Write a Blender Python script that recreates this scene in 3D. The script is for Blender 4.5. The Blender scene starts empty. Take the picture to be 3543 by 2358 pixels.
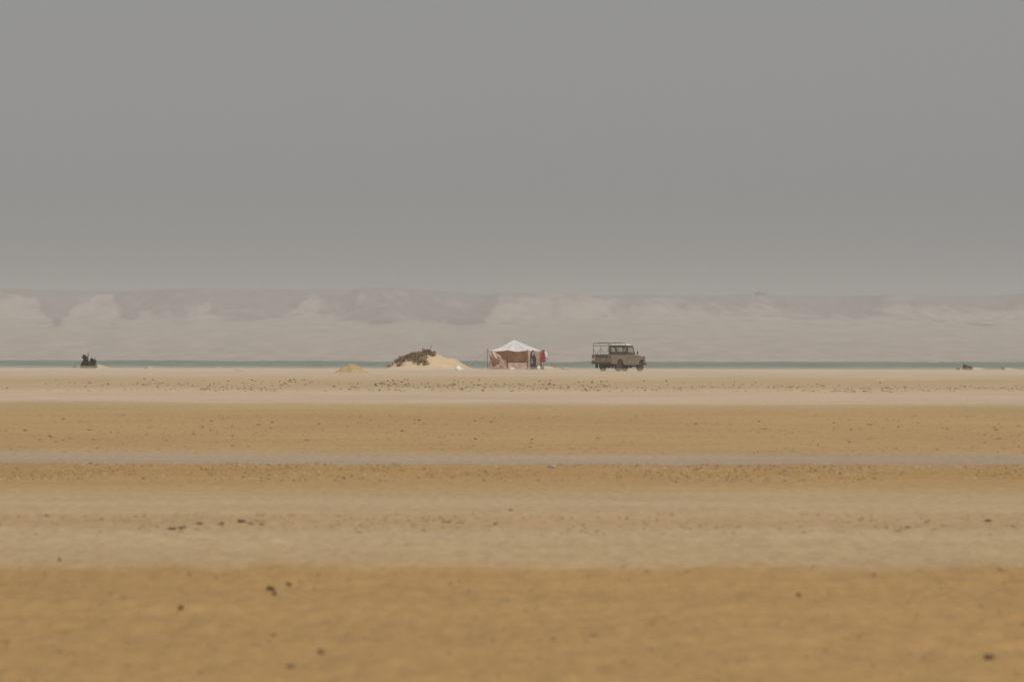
import bpy, bmesh, math, random
import numpy as np
from mathutils import Vector, Matrix
random.seed(7)
rng = np.random.default_rng(11)
R = math.radians
sc = bpy.context.scene
C = sc.collection

# ------------------------------------------------------------ camera, world, sun, exposure
CAM_Z = 1.6
FPX = 19683.0            # focal length in photograph pixels (200 mm on 36 mm over 3543 px)
cd = bpy.data.cameras.new('camera'); cam = bpy.data.objects.new('camera', cd); C.objects.link(cam)
cd.lens = 200; cd.sensor_width = 36; cd.clip_start = 0.5; cd.clip_end = 9000
cam.location = (0, 0, CAM_Z)
cam.rotation_euler = (R(90 + 0.076), 0, 0)
cam.rotation_euler = (Matrix.Rotation(R(0.0), 3, 'Y') @ cam.rotation_euler.to_matrix() @ Matrix.Rotation(R(0.11), 3, 'Z')).to_euler()
cd.dof.use_dof = True; cd.dof.focus_distance = 415; cd.dof.aperture_fstop = 5.6
sc.camera = cam

SUN_EL, SUN_AZ = 58, 158          # azimuth clockwise from +Y (view direction): to the right and behind the camera
sunv = Vector((math.cos(R(SUN_EL)) * math.sin(R(SUN_AZ)), math.cos(R(SUN_EL)) * math.cos(R(SUN_AZ)), math.sin(R(SUN_EL))))
w = bpy.data.worlds.new('World'); sc.world = w; w.use_nodes = True
nt = w.node_tree; nt.nodes.clear()
sky = nt.nodes.new('ShaderNodeTexSky'); sky.sky_type = 'NISHITA'; sky.sun_disc = False
sky.sun_elevation = R(SUN_EL); sky.sun_rotation = R(SUN_AZ)
sky.air_density = 1.0; sky.dust_density = 1.3; sky.ozone_density = 1.0
hs = nt.nodes.new('ShaderNodeHueSaturation'); hs.inputs['Saturation'].default_value = 0.0
tint = nt.nodes.new('ShaderNodeMix'); tint.data_type = 'RGBA'; tint.blend_type = 'MULTIPLY'; tint.inputs[0].default_value = 1; tint.inputs[7].default_value = (0.965, 0.985, 1.02, 1)
bg = nt.nodes.new('ShaderNodeBackground'); bg.inputs['Strength'].default_value = 0.066
wo = nt.nodes.new('ShaderNodeOutputWorld')
nt.links.new(sky.outputs[0], hs.inputs['Color']); nt.links.new(hs.outputs[0], tint.inputs[6]); nt.links.new(tint.outputs[2], bg.inputs[0]); nt.links.new(bg.outputs[0], wo.inputs[0])
sl = bpy.data.lights.new('sun', 'SUN'); sl.energy = 3.25; sl.angle = R(2.0); sl.color = (1.0, 0.965, 0.92)
so = bpy.data.objects.new('sun', sl); C.objects.link(so); so.rotation_euler = sunv.to_track_quat('Z', 'Y').to_euler()
so.location = (0, 0, 50)
sc.view_settings.view_transform = 'Standard'; sc.view_settings.look = 'None'
sc.view_settings.exposure = -0.36; sc.view_settings.gamma = 1
sc.cycles.volume_bounces = 2; sc.cycles.max_bounces = 8

# ------------------------------------------------------------ helpers
def tag(o, label=None, cat=None, group=None, kind=None):
    if label: o['label'] = label
    if cat: o['category'] = cat
    if group: o['group'] = group
    if kind: o['kind'] = kind
    return o

def empty(name, loc, rz=0, label=None, cat=None, group=None):
    o = bpy.data.objects.new(name, None); C.objects.link(o)
    o.location = loc; o.rotation_euler = (0, 0, rz); o.empty_display_size = 0.2
    return tag(o, label, cat, group)

def np_mesh(name, V, F, m, parent=None, smooth=False, loc=None):
    V = np.asarray(V, np.float32); F = np.asarray(F, np.int32)
    me = bpy.data.meshes.new(name)
    me.vertices.add(len(V)); me.vertices.foreach_set('co', V.ravel())
    k = F.shape[1]
    me.loops.add(F.size); me.loops.foreach_set('vertex_index', F.ravel())
    me.polygons.add(len(F)); me.polygons.foreach_set('loop_start', np.arange(0, F.size, k, dtype=np.int32))
    me.update(calc_edges=True); me.validate()
    if smooth: me.polygons.foreach_set('use_smooth', np.ones(len(F), bool))
    me.materials.append(m)
    o = bpy.data.objects.new(name, me); C.objects.link(o); o.parent = parent
    if loc is not None: o.location = loc
    return o

class MB:
    """collects simple shapes and links them as one mesh object"""
    def __init__(s): s.v = []; s.f = []
    def box(s, a, b, rz=0, c=None):
        n = len(s.v); x0, y0, z0 = a; x1, y1, z1 = b
        P = [(x0,y0,z0),(x1,y0,z0),(x1,y1,z0),(x0,y1,z0),(x0,y0,z1),(x1,y0,z1),(x1,y1,z1),(x0,y1,z1)]
        s.v += P
        s.f += [tuple(n+i for i in q) for q in ((0,3,2,1),(4,5,6,7),(0,1,5,4),(1,2,6,5),(2,3,7,6),(3,0,4,7))]
        return s
    def prism(s, pts, y0, y1):
        """polygon given in x,z extruded along y"""
        n = len(s.v); k = len(pts)
        s.v += [(x, y0, z) for x, z in pts] + [(x, y1, z) for x, z in pts]
        s.f += [tuple(n+i for i in range(k)), tuple(n+k+i for i in reversed(range(k)))]
        for i in range(k):
            j = (i+1) % k; s.f.append((n+i, n+k+i, n+k+j, n+j))
        return s
    def prism_x(s, pts, x0, x1):
        n = len(s.v); k = len(pts)
        s.v += [(x0, y, z) for y, z in pts] + [(x1, y, z) for y, z in pts]
        s.f += [tuple(n+i for i in range(k)), tuple(n+k+i for i in reversed(range(k)))]
        for i in range(k):
            j = (i+1) % k; s.f.append((n+i, n+k+i, n+k+j, n+j))
        return s
    def tube(s, pts, r, k=8, r2=None):
        pts = [Vector(p) for p in pts]; n = len(s.v); m = len(pts)
        for i, p in enumerate(pts):
            d = (pts[min(i+1, m-1)] - pts[max(i-1, 0)]).normalized()
            up = Vector((0,0,1)) if abs(d.z) < 0.95 else Vector((1,0,0))
            u = d.cross(up).normalized(); v = d.cross(u)
            rr = r if r2 is None else r + (r2 - r) * i / (m-1)
            for q in range(k):
                a = 2*math.pi*q/k
                s.v.append(tuple(p + u*math.cos(a)*rr + v*math.sin(a)*rr))
        for i in range(m-1):
            for q in range(k):
                q2 = (q+1) % k
                s.f.append((n+i*k+q, n+i*k+q2, n+(i+1)*k+q2, n+(i+1)*k+q))
        s.f.append(tuple(n+q for q in reversed(range(k)))); s.f.append(tuple(n+(m-1)*k+q for q in range(k)))
        return s
    def lathe_y(s, prof, cx, cy, cz, k=32):
        """profile (offset along y, radius) turned about the y axis"""
        n = len(s.v); m = len(prof)
        for (o, r) in prof:
            for q in range(k):
                a = 2*math.pi*q/k; s.v.append((cx + r*math.cos(a), cy + o, cz + r*math.sin(a)))
        for i in range(m-1):
            for q in range(k):
                q2 = (q+1) % k
                s.f.append((n+i*k+q, n+(i+1)*k+q, n+(i+1)*k+q2, n+i*k+q2))
        s.f.append(tuple(n+q for q in range(k))); s.f.append(tuple(n+(m-1)*k+q for q in reversed(range(k))))
        return s
    def lathe_z(s, prof, cx=0, cy=0, k=24):
        n = len(s.v); m = len(prof)
        for (z, r) in prof:
            for q in range(k):
                a = 2*math.pi*q/k; s.v.append((cx + r*math.cos(a), cy + r*math.sin(a), z))
        for i in range(m-1):
            for q in range(k):
                q2 = (q+1) % k
                s.f.append((n+i*k+q, n+i*k+q2, n+(i+1)*k+q2, n+(i+1)*k+q))
        s.f.append(tuple(n+q for q in reversed(range(k)))); s.f.append(tuple(n+(m-1)*k+q for q in range(k)))
        return s
    def build(s, name, m, parent=None, bevel=0, smooth=False, loc=None):
        me = bpy.data.meshes.new(name); me.from_pydata(s.v, [], s.f)
        bm = bmesh.new(); bm.from_mesh(me); bmesh.ops.recalc_face_normals(bm, faces=bm.faces); bm.to_mesh(me); bm.free()
        me.materials.append(m)
        if smooth:
            for p in me.polygons: p.use_smooth = True
        o = bpy.data.objects.new(name, me); C.objects.link(o); o.parent = parent
        if loc is not None: o.location = loc
        if bevel:
            b = o.modifiers.new('soft', 'BEVEL'); b.width = bevel; b.segments = 2; b.limit_method = 'ANGLE'; b.angle_limit = R(40)
        return o

# value noise
def _h(ix, iy, s):
    n = (ix.astype(np.int64) * 374761393 + iy.astype(np.int64) * 668265263 + s * 982451653) & 0xffffffff
    n = ((n ^ (n >> 13)) * 1274126177) & 0xffffffff
    return ((n ^ (n >> 16)) & 0xffff) / 65535.0
def vn(x, y, s=0):
    x = np.asarray(x, float); y = np.asarray(y, float)
    ix = np.floor(x); iy = np.floor(y); fx = x - ix; fy = y - iy
    fx = fx*fx*fx*(fx*(fx*6-15)+10); fy = fy*fy*fy*(fy*(fy*6-15)+10)
    a = _h(ix, iy, s); b = _h(ix+1, iy, s); c = _h(ix, iy+1, s); d = _h(ix+1, iy+1, s)
    return (a*(1-fx)+b*fx)*(1-fy) + (c*(1-fx)+d*fx)*fy - 0.5
def fbm(x, y, s=0, o=4):
    t = 0; a = 1.0; f = 1.0
    for i in range(o):
        t = t + a*vn(x*f + 13.7*i, y*f - 7.1*i, s+i); a *= 0.5; f *= 2.03
    return t
def sstep(a, b, x):
    t = np.clip((np.asarray(x, float)-a)/(b-a), 0, 1); return t*t*(3-2*t)

# ------------------------------------------------------------ materials
def mat(name, col, rough=0.8, var=0.12, scale=8.0, bump=0.0, bscale=60.0, metal=0.0, col2=None, coord='Object', stretch=(1,1,1), spec=0.3, trans=0.0, detail=6):
    m = bpy.data.materials.new(name); m.use_nodes = True
    n = m.node_tree.nodes; l = m.node_tree.links
    p = n['Principled BSDF']
    p.inputs['Roughness'].default_value = rough; p.inputs['Metallic'].default_value = metal
    p.inputs['Specular IOR Level'].default_value = spec
    tc = n.new('ShaderNodeTexCoord'); mp = n.new('ShaderNodeMapping'); mp.inputs['Scale'].default_value = stretch
    l.new(tc.outputs[coord], mp.inputs[0])
    no = n.new('ShaderNodeTexNoise'); no.inputs['Scale'].default_value = scale; no.inputs['Detail'].default_value = detail
    no.inputs['Roughness'].default_value = 0.6
    l.new(mp.outputs[0], no.inputs['Vector'])
    cr = n.new('ShaderNodeValToRGB')
    c2 = col2 if col2 else tuple(c*(1-2*var) for c in col); c1 = tuple(min(1, c*(1+var)) for c in col)
    cr.color_ramp.elements[0].position = 0.35; cr.color_ramp.elements[1].position = 0.65
    cr.color_ramp.elements[0].color = (*c2, 1); cr.color_ramp.elements[1].color = (*c1, 1)
    l.new(no.outputs[0], cr.inputs[0]); l.new(cr.outputs[0], p.inputs['Base Color'])
    if bump:
        n2 = n.new('ShaderNodeTexNoise'); n2.inputs['Scale'].default_value = bscale; n2.inputs['Detail'].default_value = 4
        l.new(mp.outputs[0], n2.inputs['Vector'])
        bp = n.new('ShaderNodeBump'); bp.inputs['Strength'].default_value = bump; bp.inputs['Distance'].default_value = 0.02
        l.new(n2.outputs[0], bp.inputs['Height']); l.new(bp.outputs[0], p.inputs['Normal'])
    if trans:
        tr = n.new('ShaderNodeBsdfTranslucent'); l.new(cr.outputs[0], tr.inputs[0])
        mx = n.new('ShaderNodeMixShader'); mx.inputs[0].default_value = trans
        l.new(p.outputs[0], mx.inputs[1]); l.new(tr.outputs[0], mx.inputs[2]); l.new(mx.outputs[0], n['Material Output'].inputs[0])
    return m

def glass_mat():
    m = bpy.data.materials.new('glass_dusty'); m.use_nodes = True
    n = m.node_tree.nodes; l = m.node_tree.links; n.remove(n['Principled BSDF'])
    t = n.new('ShaderNodeBsdfTransparent'); t.inputs[0].default_value = (0.96, 0.97, 0.96, 1)
    g = n.new('ShaderNodeBsdfGlossy'); g.inputs['Roughness'].default_value = 0.15; g.inputs[0].default_value = (0.7,0.7,0.68,1)
    d = n.new('ShaderNodeBsdfDiffuse'); d.inputs[0].default_value = (0.45,0.40,0.32,1)
    fr = n.new('ShaderNodeFresnel'); fr.inputs[0].default_value = 1.45
    a = n.new('ShaderNodeMixShader'); a.inputs[0].default_value = 0.05
    b = n.new('ShaderNodeMixShader')
    l.new(t.outputs[0], a.inputs[1]); l.new(d.outputs[0], a.inputs[2])
    b.inputs[0].default_value = 0.10; l.new(a.outputs[0], b.inputs[1]); l.new(g.outputs[0], b.inputs[2])
    l.new(b.outputs[0], n['Material Output'].inputs[0])
    return m

M = {}
M['tan'] = mat('dusty_tan_paint', (0.222, 0.172, 0.118), 0.6, 0.12, 3.5, 0.1, 40, spec=0.3)
M['tan_dark'] = mat('grimy_tan_paint', (0.20, 0.15, 0.10), 0.7, 0.2, 4)
M['white'] = mat('white_roof_paint', (0.78, 0.80, 0.76), 0.5, 0.06, 4)
M['drab'] = mat('drab_green_frame_paint', (0.085, 0.082, 0.06), 0.6, 0.15, 6)
M['steel'] = mat('dull_dark_steel', (0.05, 0.045, 0.04), 0.6, 0.2, 10)
M['rubber'] = mat('dusty_rubber', (0.055, 0.045, 0.036), 0.9, 0.3, 12)
M['rim'] = mat('dusty_wheel_rim', (0.20, 0.15, 0.10), 0.7, 0.2, 12)
M['black'] = mat('black_interior', (0.03, 0.027, 0.025), 0.8, 0.2, 10)
M['lens_red'] = mat('red_lamp_lens', (0.11, 0.03, 0.02), 0.35, 0.1, 20)
M['lens_white'] = mat('clear_lamp_lens', (0.6, 0.6, 0.58), 0.2, 0.05, 20)
M['plate'] = mat('pale_plate', (0.50, 0.44, 0.33), 0.6, 0.15, 14)
M['glass'] = glass_mat()
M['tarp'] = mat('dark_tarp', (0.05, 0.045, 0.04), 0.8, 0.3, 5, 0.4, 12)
M['canvas_white'] = mat('white_canvas', (0.84, 0.83, 0.80), 0.85, 0.04, 2.5, 0.25, 7, trans=0.32)
M['canvas_pink'] = mat('faded_orange_pink_canvas', (0.62, 0.40, 0.29), 0.9, 0.10, 2.0, 0.4, 6, trans=0.25)
M['canvas_inner'] = mat('orange_inner_canvas', (0.82, 0.50, 0.30), 0.9, 0.10, 2.0, 0.4, 6, trans=0.30)
M['canvas_pale'] = mat('pale_tent_cloth', (0.66, 0.50, 0.42), 0.9, 0.08, 2.5, 0.3, 7, trans=0.25)
M['wood'] = mat('dark_pole_wood', (0.085, 0.055, 0.038), 0.8, 0.3, 14, stretch=(1,1,0.1))
M['wood_red'] = mat('reddish_pole_wood', (0.15, 0.07, 0.042), 0.8, 0.3, 14, stretch=(1,1,0.1))
M['rope'] = mat('grey_rope', (0.20, 0.18, 0.15), 0.9, 0.1, 60)
M['cloth_dark'] = mat('dark_cloth', (0.022, 0.018, 0.020), 0.9, 0.3, 6, 0.4, 12)
M['cloth_grey'] = mat('grey_cloth', (0.40, 0.39, 0.38), 0.9, 0.1, 6)
M['cloth_red'] = mat('red_cloth', (0.33, 0.014, 0.025), 0.85, 0.15, 6, 0.4, 12)
M['cloth_white'] = mat('white_cloth', (0.74, 0.74, 0.73), 0.85, 0.05, 6, 0.3, 12)
M['cloth_blue'] = mat('blue_cloth', (0.07, 0.13, 0.40), 0.85, 0.1, 6)
M['plastic_white'] = mat('white_plastic', (0.74, 0.76, 0.78), 0.5, 0.05, 12, 0.3, 14)
M['bag_white'] = mat('white_sack', (0.78, 0.80, 0.84), 0.75, 0.05, 10, 0.5, 16)
M['foil_blue'] = mat('pale_blue_litter', (0.52, 0.53, 0.53), 0.8, 0.1, 30)
M['leaf'] = mat('dry_brown_leaf', (0.30, 0.205, 0.09), 0.9, 0.3, 5, col2=(0.11, 0.072, 0.032))
M['leaf_dark'] = mat('dark_dry_leaf', (0.055, 0.034, 0.018), 0.9, 0.3, 5, col2=(0.022, 0.015, 0.010))
M['twig'] = mat('dead_twig', (0.07, 0.05, 0.035), 0.9, 0.2, 10)
M['clod'] = mat('dark_clod', (0.16, 0.105, 0.055), 0.95, 0.3, 30)
M['clod_pale'] = mat('pale_clod', (0.52, 0.43, 0.31), 0.95, 0.15, 30)
M['dune'] = mat('dune_sand', (0.60, 0.45, 0.285), 1.0, 0.06, 0.9, 0.4, 14, spec=0.1)
M['heap'] = mat('golden_heap_sand', (0.44, 0.32, 0.16), 1.0, 0.12, 3.0, 0.7, 16, spec=0.1)

# ------------------------------------------------------------ terrain
YS, YE = 20.0, 472.0
SHORE = 452.0
def ridge(y, y0, h, rise, fall):
    return h * np.where(y < y0, np.exp(-((y-y0)/rise)**2), np.exp(-((y-y0)/fall)**2))
def G(x, y, fine=False):
    x = np.asarray(x, float); y = np.asarray(y, float)
    z = 0.10*fbm(x/60.0, y/45.0, 3, 3)*sstep(30, 120, y)*(1-sstep(330, 390, y))
    cr = 1 + 0.5*vn(x/6.0, y/40.0, 9)
    z = z + ridge(y + 2.0*vn(x/9, y*0, 21), 166, 0.06, 22, 6)*cr + ridge(y + 1.0*vn(x/4, y*0, 22), 80, 0.03, 8, 2.5)*cr
    z = z + ridge(y + 0.8*vn(x/3, y*0, 23), 43, 0.012, 4, 1.5)
    if fine:
        near = 1 - sstep(46, 60, y)
        mid = sstep(60, 66, y)*(1-sstep(80, 88, y))
        z = z + (0.006+0.040*near + 0.012*mid)*fbm(x/0.34, y/0.55, 31, 3) + (0.003+0.009*near)*fbm(x/0.09, y/0.12, 41, 2)
        z = z + 0.03*fbm(x/2.2, y/6.0, 51, 3)*sstep(85, 130, y)*(1-sstep(160, 170, y))
    z = z - 2.2*sstep(SHORE, SHORE+14, y) - 3.0*sstep(SHORE+10, SHORE+60, y)
    return z
def at(px, D, row=None):
    """world point on the ground below photograph column px at distance D"""
    x = (px - 1771.5)*D/FPX
    return Vector((x, D, float(G(x, D))))

# sand material: pale bands paint the haze of blown dust into the golden sand, laid out by distance inland
def sand_material():
    m = bpy.data.materials.new('beach_sand'); m.use_nodes = True
    n = m.node_tree.nodes; l = m.node_tree.links; p = n['Principled BSDF']
    p.inputs['Roughness'].default_value = 1.0; p.inputs['Specular IOR Level'].default_value = 0.08
    geo = n.new('ShaderNodeNewGeometry'); sx = n.new('ShaderNodeSeparateXYZ'); l.new(geo.outputs['Position'], sx.inputs[0])
    def math_(op, a, b=None):
        q = n.new('ShaderNodeMath'); q.operation = op
        for i, v in enumerate((a, b)):
            if v is None: continue
            if isinstance(v, (int, float)): q.inputs[i].default_value = v
            else: l.new(v, q.inputs[i])
        return q.outputs[0]
    def noise(scale, stretch, detail=4, rough=0.55):
        mp = n.new('ShaderNodeMapping'); mp.inputs['Scale'].default_value = stretch
        l.new(geo.outputs['Position'], mp.inputs[0])
        t = n.new('ShaderNodeTexNoise'); t.inputs['Scale'].default_value = scale; t.inputs['Detail'].default_value = detail
        t.inputs['Roughness'].default_value = rough
        l.new(mp.outputs[0], t.inputs['Vector']); return t.outputs[0]
    # the borders between the painted bands waver a little
    wob = math_('MULTIPLY', math_('SUBTRACT', noise(0.12, (1, 0.15, 1), 5), 0.5), 0.03)
    wob = math_('ADD', wob, math_('MULTIPLY', math_('SUBTRACT', noise(1.0, (0.10, 0.8, 1), 4, 0.6), 0.5), 0.075))
    yy = math_('MULTIPLY', sx.outputs[1], math_('ADD', 1.0, wob))
    t = math_('DIVIDE', math_('SUBTRACT', math_('LOGARITHM', yy, math.e), math.log(24)), math.log(480/24))
    cr = n.new('ShaderNodeValToRGB'); l.new(t, cr.inputs[0])
    gold = (0.415, 0.258, 0.108); gold2 = (0.455, 0.300, 0.142); dgold = (0.42, 0.262, 0.108)
    pale = (0.49, 0.36, 0.212); pale2 = (0.472, 0.34, 0.192); mid = (0.462, 0.322, 0.17); grey = (0.40, 0.305, 0.225); far = (0.555, 0.43, 0.295)
    rows = [(2358, gold), (2060, gold), (1985, dgold), (1942, pale2), (1890, pale2), (1850, pale), (1825, mid), (1795, mid), (1778, pale2),
            (1740, pale), (1705, mid), (1685, gold2), (1640, dgold), (1612, gold), (1609, dgold), (1605, grey), (1596, grey), (1580, (0.425,0.315,0.215)), (1558, (0.44,0.315,0.18)), (1550, gold2), (1470, gold2), (1440, gold2), (1412, mid),
            (1404, pale), (1399, far), (1350, far), (1335, pale), (1315, pale), (1295, far), (1272, far)]
    el = cr.color_ramp.elements
    first = True
    st = []
    for r, c in rows:
        D = CAM_Z*FPX/(r-1205.0)
        st.append((max(0, min(1, math.log(D/24)/math.log(480/24))), c))
    el[0].position, el[0].color = st[0][0], (*st[0][1], 1)
    el[1].position, el[1].color = st[-1][0], (*st[-1][1], 1)
    for pos, c in st[1:-1]:
        e = el.new(pos); e.color = (*c, 1)
    # streaks and mottling
    def mixmul(col, fac, lo, hi):
        mr = n.new('ShaderNodeMapRange'); mr.inputs[1].default_value = 0.3; mr.inputs[2].default_value = 0.7
        mr.inputs[3].default_value = lo; mr.inputs[4].default_value = hi; l.new(fac, mr.inputs[0])
        mx = n.new('ShaderNodeVectorMath'); mx.operation = 'SCALE'
        l.new(col, mx.inputs[0]); l.new(mr.outputs[0], mx.inputs['Scale']); return mx.outputs[0]
    col = cr.outputs[0]
    col = mixmul(col, noise(0.9, (0.12, 0.05, 1), 5), 0.93, 1.06)
    col = mixmul(col, noise(1.0, (0.16, 0.45, 1), 6, 0.7), 0.92, 1.08)
    col = mixmul(col, noise(4.5, (2.0, 0.28, 1), 5, 0.6), 0.88, 1.08)
    col = mixmul(col, noise(30, (1, 1, 1), 3, 0.7), 0.90, 1.08)
    l.new(col, p.inputs['Base Color'])
    bp = n.new('ShaderNodeBump'); bp.inputs['Strength'].default_value = 0.5; bp.inputs['Distance'].default_value = 0.01
    l.new(noise(14, (1, 1, 1), 5, 0.7), bp.inputs['Height']); l.new(bp.outputs[0], p.inputs['Normal'])
    return m
M['sand'] = sand_material()

# one sheet, fine where the lens looks, coarse to the sides
uc = np.linspace(-0.125, 0.125, 620)
side = 0.125*np.geomspace(1.06, 14, 34)
U = np.concatenate([-side[::-1], uc, side])
YY = np.concatenate([np.linspace(-60, 19, 20), np.geomspace(20, 90, 760), np.geomspace(90.2, YE, 560), [480, 500, 560]])
XX, Yg = np.meshgrid(U, YY); Xg = XX*np.maximum(Yg, 20.0)
Z = G(Xg, Yg, True)
nr, nc = Xg.shape
V = np.stack([Xg.ravel(), Yg.ravel(), Z.ravel()], 1)
i = np.arange(nr-1)[:, None]*nc + np.arange(nc-1)[None, :]
F = np.stack([i, i+1, i+nc+1, i+nc], -1).reshape(-1, 4)
g = np_mesh('ground', V, F, M['sand'], smooth=True); tag(g, 'flat sandy desert ground in pale and golden bands', kind='structure')

# water: a choppy lagoon between the beach and the far shore
def water_material():
    m = bpy.data.materials.new('lagoon_water'); m.use_nodes = True
    n = m.node_tree.nodes; l = m.node_tree.links; p = n['Principled BSDF']
    tc = n.new('ShaderNodeNewGeometry')
    mp = n.new('ShaderNodeMapping'); mp.inputs['Scale'].default_value = (1, 0.25, 1); l.new(tc.outputs['Position'], mp.inputs[0])
    no = n.new('ShaderNodeTexNoise'); no.inputs['Scale'].default_value = 0.07; no.inputs['Detail'].default_value = 6; l.new(mp.outputs[0], no.inputs['Vector'])
    cr = n.new('ShaderNodeValToRGB'); cr.color_ramp.elements[0].position = 0.38; cr.color_ramp.elements[1].position = 0.64
    cr.color_ramp.elements[0].color = (0.085, 0.125, 0.085, 1); cr.color_ramp.elements[1].color = (0.17, 0.21, 0.155, 1)
    l.new(no.outputs[0], cr.inputs[0]); l.new(cr.outputs[0], p.inputs['Base Color'])
    mp2 = n.new('ShaderNodeMapping'); mp2.inputs['Scale'].default_value = (1, 0.3, 1); l.new(tc.outputs['Position'], mp2.inputs[0])
    nf = n.new('ShaderNodeTexNoise'); nf.inputs['Scale'].default_value = 0.40; nf.inputs['Detail'].default_value = 3; l.new(mp2.outputs[0], nf.inputs['Vector'])
    fr = n.new('ShaderNodeMapRange'); fr.inputs[1].default_value = 0.70; fr.inputs[2].default_value = 0.74; l.new(nf.outputs[0], fr.inputs[0])
    mf = n.new('ShaderNodeMix'); mf.data_type = 'RGBA'; l.new(fr.outputs[0], mf.inputs[0]); l.new(cr.outputs[0], mf.inputs[6]); mf.inputs[7].default_value = (0.6, 0.62, 0.6, 1)
    l.new(mf.outputs[2], p.inputs['Base Color'])
    p.inputs['Roughness'].default_value = 0.45; p.inputs['Specular IOR Level'].default_value = 0.15
    n2 = n.new('ShaderNodeTexNoise'); n2.inputs['Scale'].default_value = 0.8; n2.inputs['Detail'].default_value = 5; l.new(tc.outputs['Position'], n2.inputs['Vector'])
    bp = n.new('ShaderNodeBump'); bp.inputs['Strength'].default_value = 1.0; bp.inputs['Distance'].default_value = 0.5
    l.new(n2.outputs[0], bp.inputs['Height']); l.new(bp.outputs[0], p.inputs['Normal'])
    return m
xs = np.linspace(-620, 620, 900); ys = np.concatenate([np.linspace(446, 1200, 40), np.linspace(1206, 2150, 260)])
Xw, Yw = np.meshgrid(xs, ys)
Zw = -3.08 + 0.30*fbm(Xw/7.0, Yw/9.0, 71, 3)*sstep(520, 700, Yw)
nr, nc = Xw.shape
i = np.arange(nr-1)[:, None]*nc + np.arange(nc-1)[None, :]
wtr = np_mesh('water', np.stack([Xw.ravel(), Yw.ravel(), Zw.ravel()], 1), np.stack([i, i+1, i+nc+1, i+nc], -1).reshape(-1, 4), water_material(), smooth=True)
tag(wtr, 'choppy green lagoon water behind the beach', kind='structure')

# far shore: sandy slope rising to a flat-topped plateau with eroded spurs
HS = 1.8        # the plateau's rim lies about four kilometres off
def hills_h(X, Y):
    # plateau height follows the photograph's skyline from left to right
    sx_ = [-330, -217, -70, -65, -22, -12, 60, 100, 200, 217, 330]
    sh_ = [26.4, 26.3, 26.2, 26.6, 26.4, 25.2, 24.6, 24.8, 24.6, 26.0, 27.2]
    top = np.interp(X*2400/np.maximum(Y, 2000), sx_, sh_) - 0.8 + 0.5*fbm(X/30.0, Y/60.0, 81, 3)*0.6
    # escarpment foot line wanders: spurs come forward, gullies cut back
    spur = 150*fbm(X/62.0, Y*0+2.0, 91, 4) + 60*fbm(X/19.0, Y/140.0, 95, 3)
    edge = 2330 - spur + 0*X
    slope0 = -1.4 + 13.5*sstep(1040, 2150, Y + 110*fbm(X/9.0, X*0, 171, 3)*(1-sstep(1100, 1400, Y)))**0.9 + 0.9*fbm(X/70.0, Y/60.0, 101, 4)*sstep(1080, 1300, Y)
    cl = np.clip((Y - (edge-190))/190.0, 0, 1)
    cl = cl**1.35
    gully = 2.6*np.abs(fbm(X/9.0 + 2*fbm(X/30.0, Y/80.0, 98, 2), Y/90.0, 111, 4))*np.sin(np.clip(cl, 0, 1)*math.pi)
    z = slope0*(1-cl) + top*cl - gully
    return np.where(Y > edge, top, z), cl
xs = np.linspace(-420, 420, 760); ys = np.concatenate([np.linspace(1040, 1700, 90), np.linspace(1706, 2650, 260), [2800, 3100]])
Xh, Yh = np.meshgrid(xs, ys); Zh, CL = hills_h(Xh, Yh)
nr, nc = Xh.shape
i = np.arange(nr-1)[:, None]*nc + np.arange(nc-1)[None, :]
def hill_material():
    m = bpy.data.materials.new('plateau_rock_and_sand'); m.use_nodes = True
    n = m.node_tree.nodes; l = m.node_tree.links; p = n['Principled BSDF']
    p.inputs['Roughness'].default_value = 1.0; p.inputs['Specular IOR Level'].default_value = 0.05
    geo = n.new('ShaderNodeNewGeometry')
    at_ = n.new('ShaderNodeAttribute'); at_.attribute_name = 'rock'
    def noise(scale, stretch, detail=6):
        mp = n.new('ShaderNodeMapping'); mp.inputs['Scale'].default_value = stretch; l.new(geo.outputs['Position'], mp.inputs[0])
        t = n.new('ShaderNodeTexNoise'); t.inputs['Scale'].default_value = scale; t.inputs['Detail'].default_value = detail
        t.inputs['Roughness'].default_value = 0.62; t.inputs['Scale'].default_value = scale/1.8; l.new(mp.outputs[0], t.inputs['Vector']); return t.outputs[0]
    a = n.new('ShaderNodeMath'); a.operation = 'ADD'; l.new(at_.outputs['Fac'], a.inputs[0])
    s = n.new('ShaderNodeMath'); s.operation = 'MULTIPLY_ADD'; s.inputs[1].default_value = 1.5; s.inputs[2].default_value = -0.78
    l.new(noise(0.035, (1, 0.25, 1.6)), s.inputs[0]); l.new(s.outputs[0], a.inputs[1])
    cr = n.new('ShaderNodeValToRGB'); cr.color_ramp.elements[0].position = 0.20; cr.color_ramp.elements[1].position = 0.80
    cr.color_ramp.elements[0].color = (0.41, 0.335, 0.285, 1); cr.color_ramp.elements[1].color = (0.235, 0.192, 0.172, 1)
    l.new(a.outputs[0], cr.inputs[0])
    mr = n.new('ShaderNodeMapRange'); mr.inputs[1].default_value = 0.35; mr.inputs[2].default_value = 0.65; mr.inputs[3].default_value = 0.85; mr.inputs[4].default_value = 1.07
    l.new(noise(0.17, (1, 0.12, 1.3)), mr.inputs[0])
    sc_ = n.new('ShaderNodeVectorMath'); sc_.operation = 'SCALE'; l.new(cr.outputs[0], sc_.inputs[0]); l.new(mr.outputs[0], sc_.inputs['Scale'])
    l.new(sc_.outputs[0], p.inputs['Base Color'])
    return m
hl = np_mesh('hills', np.stack([Xh.ravel()*HS, Yh.ravel()*HS, CAM_Z + (Zh.ravel()-CAM_Z)*HS], 1), np.stack([i, i+1, i+nc+1, i+nc], -1).reshape(-1, 4), hill_material(), smooth=True)
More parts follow.
